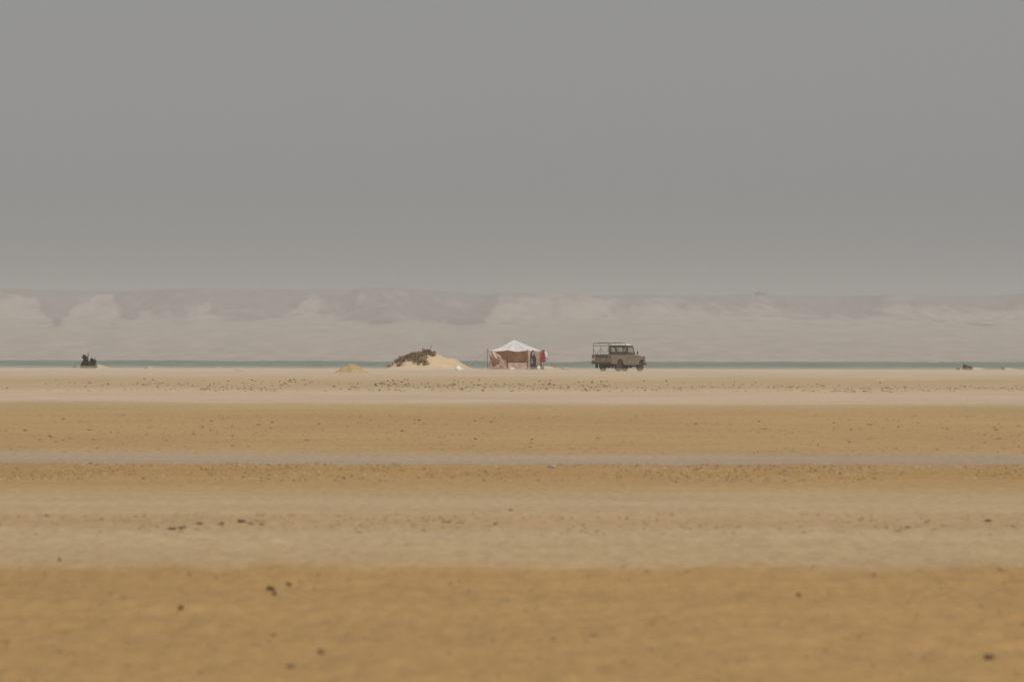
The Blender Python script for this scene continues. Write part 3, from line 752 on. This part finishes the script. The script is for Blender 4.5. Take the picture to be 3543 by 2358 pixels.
o = bpy.data.objects.new('beach_stone', me); C.objects.link(o); p_ = at(1603, 437); o.location = (p_.x, p_.y-0.6, dune_h(p_.x, p_.y-0.6)+0.02); tag(o, 'small pale stone on the lower right slope of the dune', 'stone')

# ------------------------------------------------------------ pickup truck (local: x forward, y left, z up, origin under the middle)
AL = R(54.5)
fwd = Vector((math.cos(AL), math.sin(AL), 0)); lft = Vector((-math.sin(AL), math.cos(AL), 0))
rrc = Vector(((2115.5-1771.5)*405.0/FPX, 405.0, 0))
org = rrc + fwd*2.15 + lft*0.84
org.z = float(G(org.x, org.y)) - 0.01
tr = empty('pickup_truck', org, AL, 'dusty tan pickup truck with white cab roof and bare hoops over its bed', 'pickup truck')
X0 = -2.15
def X(x): return x + X0
def arch(cx, cz, r, a0, a1, n=14):
    return [(X(cx + r*math.cos(R(a0+(a1-a0)*i/n))), cz + r*math.sin(R(a0+(a1-a0)*i/n))) for i in range(n+1)]
ZB = 0.50
body = MB()
for s in (-1, 1):
    y0, y1 = (0.80, 0.84) if s > 0 else (-0.84, -0.80)
    # bed side with wheel arch
    pts = [(X(0), 0.60), (X(0.05), ZB+0.06), (X(1.12-0.43), ZB)] + [(x, max(z, ZB)) for x, z in arch(1.12, 0.45, 0.43, 173, 7)] + [(X(1.12+0.44), ZB-0.03), (X(2.08), ZB-0.03), (X(2.08), 1.17), (X(0), 1.17)]
    body.prism(pts, y0, y1)
    # capping rail, turned out
    body.box((X(0), min(s*0.74, s*0.855), 1.171), (X(2.08), max(s*0.74, s*0.855), 1.20))
    # inner wheel box
    body.box((X(0.62), min(s*0.525, s*0.797), 0.885), (X(1.62), max(s*0.525, s*0.797), 0.91))
    # sill under door
    body.box((X(2.085), min(s*0.77, s*0.825), 0.44), (X(3.05), max(s*0.77, s*0.825), 0.488))
body.box((X(0.0), -0.797, 0.66), (X(2.08), 0.797, 0.697))
body.box((X(2.02), -0.797, 0.699), (X(2.078), 0.797, 1.165))
body.build('body', M['tan'], tr, bevel=0.012)
# rear face: corner panels, dropped-in tailgate
cp = MB()
cp.box((X(-0.035), 0.52, 0.66), (X(-0.002), 0.835, 1.19)); cp.build('rear_corner_panel', M['tan'], tr, bevel=0.008)
cp = MB(); cp.box((X(-0.035), -0.835, 0.66), (X(-0.002), -0.60, 1.19)); cp.build('rear_corner_panel', M['tan'], tr, bevel=0.008)
tg = MB(); tg.box((X(-0.03), -0.595, 0.68), (X(0.0), 0.515, 0.95))
tg.build('tailgate', M['tan_dark'], tr, bevel=0.01)
tgr = MB(); tgr.box((X(-0.06), -0.60, 0.655), (X(-0.036), 0.515, 0.70)); tgr.build('tailgate_rail', M['tan'], tr, bevel=0.006)
cm = MB(); cm.box((X(-0.08), -0.82, 0.52), (X(0.02), 0.84, 0.645)); cm.box((X(-0.14), -0.06, 0.42), (X(-0.03), 0.06, 0.518))
cm.build('rear_bumper', M['steel'], tr, bevel=0.01)
for (y0, y1, z0, z1, nm, mm) in ((0.60,0.80,0.76,0.93,'number_plate','plate'),(0.66,0.76,1.00,1.09,'tail_light','lens_red'),(-0.80,-0.70,0.92,1.09,'tail_light','lens_red')):
    b = MB(); b.box((X(-0.052), y0, z0), (X(-0.037), y1, z1)); b.build(nm, M[mm], tr, bevel=0.004)
# doors
def door(s):
    y0, y1 = (0.80, 0.845) if s > 0 else (-0.845, -0.80)
    d = MB(); d.prism([(X(2.10), 0.49), (X(3.04), 0.49), (X(3.04), 1.17), (X(2.10), 1.17)], y0, y1)
    do = d.build('door', M['tan'], tr, bevel=0.01)
    # upper frame: ring of bars round the window
    y0f, y1f = (0.775, 0.815) if s > 0 else (-0.815, -0.775)
    f = MB()
    f.prism([(X(2.11),1.172),(X(3.04),1.172),(X(2.98),1.36),(X(2.11),1.36)], y0f, y1f)
    f.prism([(X(2.11),1.361),(X(2.17),1.361),(X(2.17),1.70),(X(2.11),1.70)], y0f, y1f)
    f.prism([(X(2.11),1.701),(X(2.80),1.701),(X(2.76),1.79),(X(2.11),1.79)], y0f, y1f)
    f.prism([(X(2.90),1.361),(X(2.98),1.361),(X(2.81),1.70),(X(2.76),1.70)], y0f, y1f)
    f.build('door_frame', M['drab'], do)
    gl = MB(); ym = (y0f+y1f)/2
    gl.prism([(X(2.165),1.355),(X(2.93),1.355),(X(2.78),1.705),(X(2.165),1.705)], ym-0.003, ym+0.003); gl.build('window_pane', M['glass'], do)
    h = MB(); yo = s*0.87
    h.tube([(X(2.30), s*0.845, 0.95), (X(2.32), yo, 0.95), (X(2.42), yo, 0.95)], 0.014, 6); h.box((X(2.28), min(s*0.846, s*0.853), 0.90), (X(2.36), max(s*0.846, s*0.853), 1.0))
    h.build('handle', M['steel'], do)
    for z in (0.66, 1.06):
        hg = MB(); hg.tube([(X(3.03), s*0.855, z-0.04), (X(3.03), s*0.855, z+0.04)], 0.014, 6); hg.build('hinge', M['steel'], do)
door(-1); door(1)
# front wings
for s in (-1, 1):
    y0, y1 = (0.80, 0.84) if s > 0 else (-0.84, -0.80)
    wg = MB()
    pts = [(X(3.05), ZB-0.02), (X(3.48), ZB-0.03)] + arch(3.87, 0.45, 0.39, 178, 12) + [(X(4.28), 0.62), (X(4.30), 0.66), (X(4.30), 1.03), (X(4.27), 1.07), (X(3.05), 1.12)]
    wg.prism(pts, y0, y1)
    wg.prism([(X(3.05), 1.121), (X(4.27), 1.072), (X(4.30), 1.03), (X(4.30), 1.0), (X(3.05), 1.05)], min(s*0.50, s*0.798), max(s*0.50, s*0.798))
    wg.box((X(4.25), min(s*0.50, s*0.798), 0.66), (X(4.298), max(s*0.50, s*0.798), 0.998))
    wo_ = wg.build('wing', M['tan'], tr, bevel=0.012)
    hl_ = MB(); hl_.lathe_z([(0,0.09),(0.03,0.085),(0.05,0.05)]); 
    ho = hl_.build('headlight', M['lens_white'], tr, smooth=True); ho.rotation_euler = (0, R(90), 0); ho.location = (X(4.299), s*0.66, 0.86)
    mr_ = MB(); yo = s*0.93
    mr_.tube([(X(3.25), s*0.80, 1.11), (X(3.22), s*0.88, 1.22), (X(3.17), yo, 1.30)], 0.011, 6)
    mo = mr_.build('mirror_arm', M['steel'], tr)
    mh = MB(); mh.prism_x([(yo-0.055*s*1.0, 1.21),(yo+0.055*s, 1.21),(yo+0.06*s, 1.42),(yo-0.05*s, 1.42)], X(3.155), X(3.185)); mh.build('mirror', M['steel'], mo, bevel=0.006)
# bonnet
bn = MB(); bn.prism([(X(3.06), 1.06), (X(4.20), 1.02), (X(4.20), 1.10), (X(4.14), 1.13), (X(3.06), 1.175)], -0.49, 0.49)
bn.build('bonnet', M['tan'], tr, bevel=0.02)
gr = MB(); gr.box((X(4.14), -0.49, 0.62), (X(4.19), 0.49, 1.015)); gr.build('radiator_grille', M['steel'], tr)
fb = MB(); fb.box((X(4.36), -0.86, 0.47), (X(4.43), 0.86, 0.60)); fb.box((X(4.20), -0.40, 0.49), (X(4.359), -0.34, 0.58)); fb.box((X(4.20), 0.34, 0.49), (X(4.359), 0.40, 0.58))
fb.build('front_bumper', M['steel'], tr, bevel=0.01)
bk_ = MB(); bk_.box((X(3.052), -0.797, 0.50), (X(3.10), 0.797, 1.165)); bk_.build('bulkhead', M['tan_dark'], tr)
# windscreen with frame
ws = MB()
a0, a1 = (3.10, 1.18), (2.80, 1.79)
def wq(t, off): return (X(a0[0] + (a1[0]-a0[0])*t + off), a0[1] + (a1[1]-a0[1])*t)
ws.prism([wq(0, 0), wq(0.16, 0), wq(0.16, 0.035), wq(0, 0.035)], -0.77, 0.77)
ws.prism([wq(0.9, 0), wq(1, 0), wq(1, 0.035), wq(0.9, 0.035)], -0.77, 0.77)
for yy0, yy1 in ((-0.77, -0.71), (-0.02, 0.02), (0.71, 0.77)):
    ws.prism([wq(0.161, 0), wq(0.899, 0), wq(0.899, 0.035), wq(0.161, 0.035)], yy0, yy1)
wf = ws.build('windscreen_frame', M['drab'], tr)
wg = MB(); wg.prism([wq(0.15, 0.014), wq(0.91, 0.014), wq(0.91, 0.02), wq(0.15, 0.02)], -0.72, 0.72); wg.build('windscreen', M['glass'], wf)
# cab back wall with three windows
cb = MB()
cb.box((X(2.08), -0.775, 1.172), (X(2.11), 0.775, 1.39)); cb.box((X(2.08), -0.775, 1.70), (X(2.11), 0.775, 1.80))
for (ya, yb) in ((0.63,0.775),(0.18,0.235),(-0.45,-0.37),(-0.775,-0.69)):
    cb.box((X(2.08), ya, 1.391), (X(2.11), yb, 1.699))
cbo = cb.build('cab_back', M['drab'], tr)
for (ya, yb) in ((0.235,0.63),(-0.37,0.18),(-0.69,-0.45)):
    g_ = MB(); g_.box((X(2.092), ya, 1.39), (X(2.098), yb, 1.70)); g_.build('rear_window', M['glass'], cbo)
# roof: crowned white top over a drab gutter
rf = MB()
NX, NY = 12, 16
def roof_z(u, v): return 1.955 - 0.06*abs(v)**5 - 0.015*v*v - 0.10*max(0, (u-0.60)/0.40)**2 - 0.02*max(0, (0.12-u)/0.12)**2
rings = []
for i in range(NX+1):
    u = i/NX; x = 2.02 + 0.85*u; ring = [(X(x), -0.80, 1.845 - (0.03 if i == NX else 0))]
    for j in range(NY+1):
        v = j/NY*2-1; ring.append((X(x), 0.80*v, roof_z(u, v)))
    ring.append((X(x), 0.80, 1.845 - (0.03 if i == NX else 0))); rings.append(ring)
K = NY+3
for r_ in rings: rf.v += r_
for i in range(NX):
    for j in range(K): a = i*K+j; b2 = i*K+(j+1) % K; rf.f.append((a, a+K, b2+K, b2))
rf.f.append(tuple(range(K))); rf.f.append(tuple(NX*K+q for q in reversed(range(K))))
ro = rf.build('roof', M['white'], tr, bevel=0.015)
gt = MB(); gt.box((X(2.04), -0.795, 1.802), (X(2.80), 0.795, 1.838)); gt.build('gutter', M['drab'], ro)
# seats, steering wheel
for ys_ in (0.42, -0.42):
    st = MB(); st.box((X(2.18), ys_-0.24, 0.72), (X(2.62), ys_+0.24, 0.90)); st.box((X(2.14), ys_-0.22, 0.901), (X(2.24), ys_+0.22, 1.38)); st.build('seat', M['black'], tr, bevel=0.03)
sw = MB(); pts = [(X(2.82) + 0.06*math.sin(2*math.pi*i/16), 0.38 + 0.19*math.cos(2*math.pi*i/16), 1.20 + 0.17*math.sin(2*math.pi*i/16)) for i in range(17)]
sw.tube(pts, 0.014, 6); sw.build('steering_wheel', M['black'], tr)
fl = MB(); fl.box((X(2.09), -0.78, 0.56), (X(3.05), 0.78, 0.60)); fl.build('cab_floor', M['black'], tr)
# hoop frame over the bed
hf = MB()
def hoop(x, zt=2.03):
    y = 0.745; pts = [(X(x), y, 1.19), (X(x), y, 1.60)]
    for i in range(7): a = R(90*i/6); pts.append((X(x), y-0.10+0.10*math.cos(a), zt-0.10+0.10*math.sin(a)-0.02))
    pts += [(X(x), 0.3, zt+0.005), (X(x), -0.3, zt+0.005)]
    for i in range(7): a = R(90+90*i/6); pts.append((X(x), -y+0.10+0.10*math.cos(a), zt-0.10+0.10*math.sin(a)-0.02))
    pts += [(X(x), -y, 1.60), (X(x), -y, 1.19)]
    return pts
for x in (0.03, 1.93):
    b = MB(); b.tube(hoop(x), 0.017, 8); b.build('hoop', M['steel'], tr, smooth=True)
for s in (-1, 1):
    y = s*0.745
    rl = MB(); rl.tube([(X(0.03), y, 1.83), (X(1.93), y, 1.83)], 0.018, 6); rl.tube([(X(0.98), y, 1.20), (X(0.98), y, 1.83)], 0.016, 6)
    rl.tube([(X(0.98), y, 1.62), (X(0.50), y, 1.20)], 0.015, 6); rl.tube([(X(0.98), y, 1.62), (X(1.42), y, 1.20)], 0.011, 6)
    rl.tube([(X(0.03), y, 1.60), (X(0.38), y, 1.20)], 0.015, 6); rl.tube([(X(1.93), y, 1.60), (X(1.56), y, 1.20)], 0.011, 6)
    rl.build('side_rack', M['steel'], tr)
    b = MB(); b.tube([(X(0.03), s*0.70, 2.01), (X(1.93), s*0.70, 2.01)], 0.014, 6); b.build('top_rail', M['steel'], tr)
# chassis and axles
ch = MB()
for s in (-1, 1): ch.box((X(0.02), min(s*0.34,s*0.42), 0.46), (X(4.30), max(s*0.34,s*0.42), 0.60))
ch.box((X(0.25), -0.30, 0.42), (X(0.95), 0.30, 0.655)); ch.box((X(2.0), -0.32, 0.36), (X(3.3), 0.32, 0.70))
for ax in (1.12, 3.87):
    ch.tube([(X(ax), -0.60, 0.362), (X(ax), 0.60, 0.362)], 0.05, 10); ch.lathe_y([(-0.12,0.06),(-0.06,0.15),(0.06,0.15),(0.12,0.06)], X(ax), 0.15, 0.37, 16)
ch.tube([(X(2.2), -0.5, 0.40), (X(1.0), -0.5, 0.48), (X(0.0), -0.52, 0.42)], 0.03, 8)
ch.build('chassis', M['steel'], tr)
for s in (-1, 1):
    b = MB(); b.box((X(0.36), min(s*0.56,s*0.80), 0.22), (X(0.375), max(s*0.56,s*0.80), 0.60)); b.build('mud_flap', M['rubber'], tr)
for s in (-1, 1):
    wl = MB(); wl.box((X(3.42), min(s*0.50,s*0.56), 0.50), (X(4.24), max(s*0.50,s*0.56), 0.96)); wl.box((X(3.42), min(s*0.555,s*0.795), 0.93), (X(4.235), max(s*0.555,s*0.795), 0.958)); wl.build('wheel_well', M['black'], tr)
    wl = MB(); wl.box((X(0.66), min(s*0.46,s*0.52), 0.50), (X(1.60), max(s*0.46,s*0.52), 0.88)); wl.box((X(0.66), min(s*0.515,s*0.795), 0.86), (X(1.595), max(s*0.515,s*0.795), 0.882)); wl.build('wheel_well', M['black'], tr)
# wheels
def wheel(ax, s, first=[None]):
    wt = MB(); prof = [(-0.10,0.22),(-0.105,0.29),(-0.095,0.345),(-0.07,0.365),(0.07,0.365),(0.095,0.345),(0.105,0.29),(0.10,0.22)]
    n_ = len(wt.v); wt.lathe_y(prof, 0, 0, 0, 40)
    t_ = wt.build('wheel', M['rubber'], tr, smooth=False); t_.location = (X(ax), s*0.66, 0.362)
    rm = MB(); rm.lathe_y([(s*-0.02,0.225),(s*0.085,0.225),(s*0.10,0.215),(s*0.05,0.19),(s*0.04,0.11),(s*0.075,0.09),(s*0.085,0.0001)], 0, 0, 0, 28); rm.build('rim', M['rim'], t_)
    tr_ = MB()
    for q in range(28):
        a = 2*math.pi*q/28; c, s2 = math.cos(a), math.sin(a)
        p0 = Vector((0.362*c, -0.09, 0.362*s2)); p1 = Vector((0.362*math.cos(a+.06), 0.09, 0.362*math.sin(a+.06))); tr_.tube([p0, p1], 0.013, 4)
    tr_.build('tread', M['rubber'], t_)
for ax in (1.12, 3.87):
    for s in (-1, 1): wheel(ax, s)
# load in the bed
ld = MB(); NX, NY = 34, 26
for i in range(NX+1):
    for j in range(NY+1):
        u, v = i/NX, j/NY; x = 0.02 + 1.92*u; y = -0.77+1.54*v
        e = min(1, 7*min(u, 1-u, v, 1-v))
        z = 0.72 + e*(0.42 + 0.07*float(fbm(x*2.2, y*2.2, 701, 4)) + 0.16*math.exp(-((x-1.55)/0.3)**2-((y+0.1)/0.45)**2))
        ld.v.append((X(x), y, z))
for i in range(NX):
    for j in range(NY):
        a = i*(NY+1)+j; ld.f.append((a, a+NY+1, a+NY+2, a+1))
lo = ld.build('tarpaulin', M['tarp'], None, smooth=True); lo.location = org; lo.rotation_euler = (0, 0, AL)
s_ = lo.modifiers.new('thick', 'SOLIDIFY'); s_.thickness = 0.015
tag(lo, 'dark crumpled tarpaulin filling the bed of the pickup', 'tarpaulin')

# ------------------------------------------------------------ stones, clods and litter
variants = []
for k in range(6):
    me = rock_mesh(800+k, 1.0, 1.0, 0.8, 0.42+0.06*k, 2, 0.8, 1.7); me.name = 'clod'; variants.append(me)
def clod(px, D, wd, ht, label, m, group=None, k=0, name='clod'):
    me = variants[k % 6].copy() if False else variants[k % 6]
    key = (k % 6, m.name)
    if key not in clod.cache:
        c = me.copy(); c.materials.clear(); c.materials.append(m); clod.cache[key] = c
    o = bpy.data.objects.new(name, clod.cache[key]); C.objects.link(o)
    p = at(px, D); o.location = (p.x, p.y, float(G(p.x, p.y, True)) + ht*0.28); o.scale = (wd/2, wd/2, ht/1.1)
    o.rotation_euler = (0, 0, k*1.3); tag(o, label, 'clod', group); return o
clod.cache = {}
def Drow(r): return CAM_Z*FPX/(r-1205.0)
M['clod_mid'] = mat('sandy_crumbs', (0.26, 0.165, 0.08), 1.0, 0.3, 20)
big = [
 (940, 2047, 34, 26, 'largest dark clod in the near sand, left of centre'),
 (952, 2057, 26, 16, 'dark clod leaning against the largest one, on its right'),
 (1002, 2026, 26, 20, 'mid-brown clod just behind the largest dark clod'),
 (628, 2108, 20, 20, 'small round dark clod alone left of the largest one'),
 (3424, 2282, 42, 17, 'flat dark clod alone in the near right corner'),
 (207, 1938, 12, 12, 'small dark clod on the left border of the pale sand'),
 (632, 1833, 36, 11, 'dark flat clod, first of the row on the left'),
 (600, 1837, 34, 10, 'brown flat clod next to the first dark one of the left row'),
 (690, 1818, 26, 10, 'dark clod, third of the row on the left'),
 (768, 1818, 18, 9, 'small dark clod in the middle of the left row'),
 (838, 1816, 30, 10, 'dark clod right of the gap in the left row'),
 (868, 1817, 22, 8, 'brown clod close to the dark one right of the gap'),
 (905, 1818, 22, 8, 'brown clod ending the left row'),
 (1545, 1813, 46, 9, 'long brown clod at the middle of the pale sand'),
 (1595, 1811, 34, 9, 'brown clod right of the long one at the middle'),
 (2018, 1824, 15, 12, 'single dark pebble-like clod right of centre on the pale sand'),
 (1716, 1818, 20, 9, 'faint brown clod between the middle clods and the dark pebble-like one'),
 (1768, 1770, 14, 6, 'small brown clod on the far side of the pale sand near the centre'),
 (3068, 1824, 14, 8, 'small dark clod in the right row on the pale sand'),
 (3143, 1826, 24, 8, 'brown clod at the right row, right of the small dark one'),
 (3420, 1803, 26, 12, 'dark lump near the right edge of the pale sand'),
 (2055, 2212, 26, 16, 'soft brown clod in the near sand right of centre'),
 (1112, 2250, 26, 18, 'brown clod in the near sand, behind the one at the bottom left'),
 (1008, 2300, 32, 20, 'brown clod near the bottom left of centre'),
 (950, 2210, 24, 10, 'faint brown clod behind the two near the bottom left'),
 (2765, 2070, 26, 16, 'brown clod in the near sand on the right'),
 (2340, 1667, 11, 6, 'tiny dark clod on the golden sand right of centre'),
]
for k, (px, r, wp, hp, lab) in enumerate(big):
    D = Drow(r); clod(px, D, wp*D/FPX, hp*D/FPX, lab, M['clod'] if 'dark' in lab.split(',')[0].split(' in ')[0][:24] else M['clod_mid'], None, k)
lt = rock_mesh(820, 0.5, 0.10, 0.07, 0.05, 2, 0.8, 2.0); lt.materials.append(M['foil_blue'])
o = bpy.data.objects.new('litter_scrap', lt); C.objects.link(o); p_ = at(1914, Drow(1617)); o.location = (p_.x, p_.y, float(G(p_.x, p_.y, True))+0.02); o.scale = (0.75,1,0.7)
tag(o, 'pale blue scrap of litter on the golden sand below the tent', 'litter')
lt2 = rock_mesh(821, 0.5, 0.7, 0.4, 0.16, 2, 0.6, 2.0); lt2.materials.append(M['clod_pale'])
o = bpy.data.objects.new('white_stone', lt2); C.objects.link(o); p_ = at(829, 400); o.location = (p_.x, p_.y, p_.z+0.03); o.scale = (0.9,1,1)
tag(o, 'flat whitish stone on the beach between left shrub and golden heap', 'stone')

rr = random.Random(91)
cnt = 0
while cnt < 195:
    row = 1312 + rr.random()*38; dens = 1 if 1000 < 0 else 1
    px = rr.gauss(1450, 380) if rr.random() < 0.66 else rr.uniform(0, 3540)
    if not 0 < px < 3540 or float(vn(px/70.0, row/9.0, 77)) + rr.gauss(0, 0.12) < 0: continue
    D = Drow(row + (px-1771)*0.002); wd = rr.uniform(4, 11)*D/FPX; ht = rr.uniform(1.8, 4.2)*D/FPX
    clod(px, D, wd, ht, 'small brown clod scattered with many others on the pale flat in front of the camp', M['clod'] if rr.random() < 0.4 else M['clod_mid'], 'clods scattered in front of the camp', rr.randrange(6)); cnt += 1
cnt = 0
while cnt < 60:
    row = rr.choice([rr.uniform(1455, 1475), rr.uniform(1480, 1555), rr.uniform(1500, 1550)]); px = rr.choice([rr.uniform(0, 1000), rr.uniform(2500, 3540), rr.uniform(0, 3540)])
    D = Drow(row + (px-1771)*0.002); wd = rr.uniform(6, 20)*D/FPX; ht = rr.uniform(2.0, 4.2)*D/FPX
    clod(px, D, wd, ht, 'small flat clod scattered with many others on the golden sand in the middle distance', M['clod'], 'clods scattered over the golden sand', rr.randrange(6)); cnt += 1

# gravel: countless small grains and crumbs, too many to be told apart
def gravel(name, n, rowsrng, pw, ph, m, label, seed, pxr=(-150, 3700)):
    r = np.random.default_rng(seed)
    ico_v = np.array([(0,0,1),(0.9,0,0.1),(0.28,0.85,0.1),(-0.72,0.53,0.1),(-0.72,-0.53,0.1),(0.28,-0.85,0.1)]); 
    ico_f = np.array([(0,1,2),(0,2,3),(0,3,4),(0,4,5),(0,5,1)])
    rows_ = r.uniform(*rowsrng, n); D = CAM_Z*FPX/(rows_-1205.0); px = r.uniform(*pxr, n); x = (px-1771.5)*D/FPX
    keep = (fbm(x/(D*0.012), D*0 + rows_/14.0, seed, 3) + r.normal(size=n)*0.12) > 0.0
    D, x, px = D[keep], x[keep], px[keep]; n = len(D)
    z = G(x, D, True); wv = r.uniform(*pw, n)*D/FPX/2; hv = r.uniform(*ph, n)*D/FPX
    P = np.repeat(ico_v[None], n, 0)*(1+0.5*r.normal(size=(n, 6, 1))*0.4)
    P = P*np.stack([wv, wv, hv], 1)[:, None, :] + np.stack([x, D, z-0.001], 1)[:, None, :]
    F = (ico_f[None] + (np.arange(n)*6)[:, None, None]).reshape(-1, 3)
    o = np_mesh(name, P.reshape(-1, 3), F, m, smooth=True); tag(o, label, kind='stuff'); return o
gravel('gravel', 2400, (1606, 1665), (4, 16), (1.2, 4.0), M['clod'], 'dark crumbs littering the golden sand behind the pale strip', 901)
gravel('gravel', 2000, (1602, 1660), (5, 18), (1.0, 2.6), M['clod_pale'], 'pale crumbs littering the golden sand behind the pale strip', 902)
gravel('gravel', 900, (1780, 1850), (6, 26), (1.5, 5), M['clod_mid'], 'sandy crumbs on the pale band', 903)
gravel('gravel', 900, (1960, 2420), (6, 30), (2, 9), M['clod_mid'], 'sandy crumbs in the near golden sand', 904)
gravel('gravel', 2000, (1326, 1352), (4, 14), (1.0, 2.8), M['clod'], 'fine dark crumbs strewn over the pale flat in front of the camp', 906)
gravel('gravel', 1900, (1440, 1562), (4, 20), (0.8, 2.6), M['clod_mid'], 'fine crumbs over the middle golden sand', 905)

# ------------------------------------------------------------ air
def volume_box(name, a, b, col, dens, aniso, label):
    bx = MB(); bx.box(a, b)
    m = bpy.data.materials.new(name); m.use_nodes = True; n = m.node_tree.nodes; n.remove(n['Principled BSDF'])
    v = n.new('ShaderNodeVolumePrincipled'); v.inputs['Color'].default_value = (*col, 1); v.inputs['Density'].default_value = dens
    v.inputs['Anisotropy'].default_value = aniso
    m.node_tree.links.new(v.outputs[0], n['Material Output'].inputs['Volume'])
    o = bx.build(name, m); tag(o, label, kind='stuff'); return o
volume_box('haze', (-900, -80, -7.5), (900, 5800, 60), (0.94, 0.925, 0.905), 0.00024, 0.0, 'pale dusty haze lying over the whole scene')
volume_box('dust', (-330, 362, -5.9), (330, 448, 0.25), (0.93, 0.86, 0.76), 0.009, 0.0, 'thin low sheet of blowing dust around the camp')
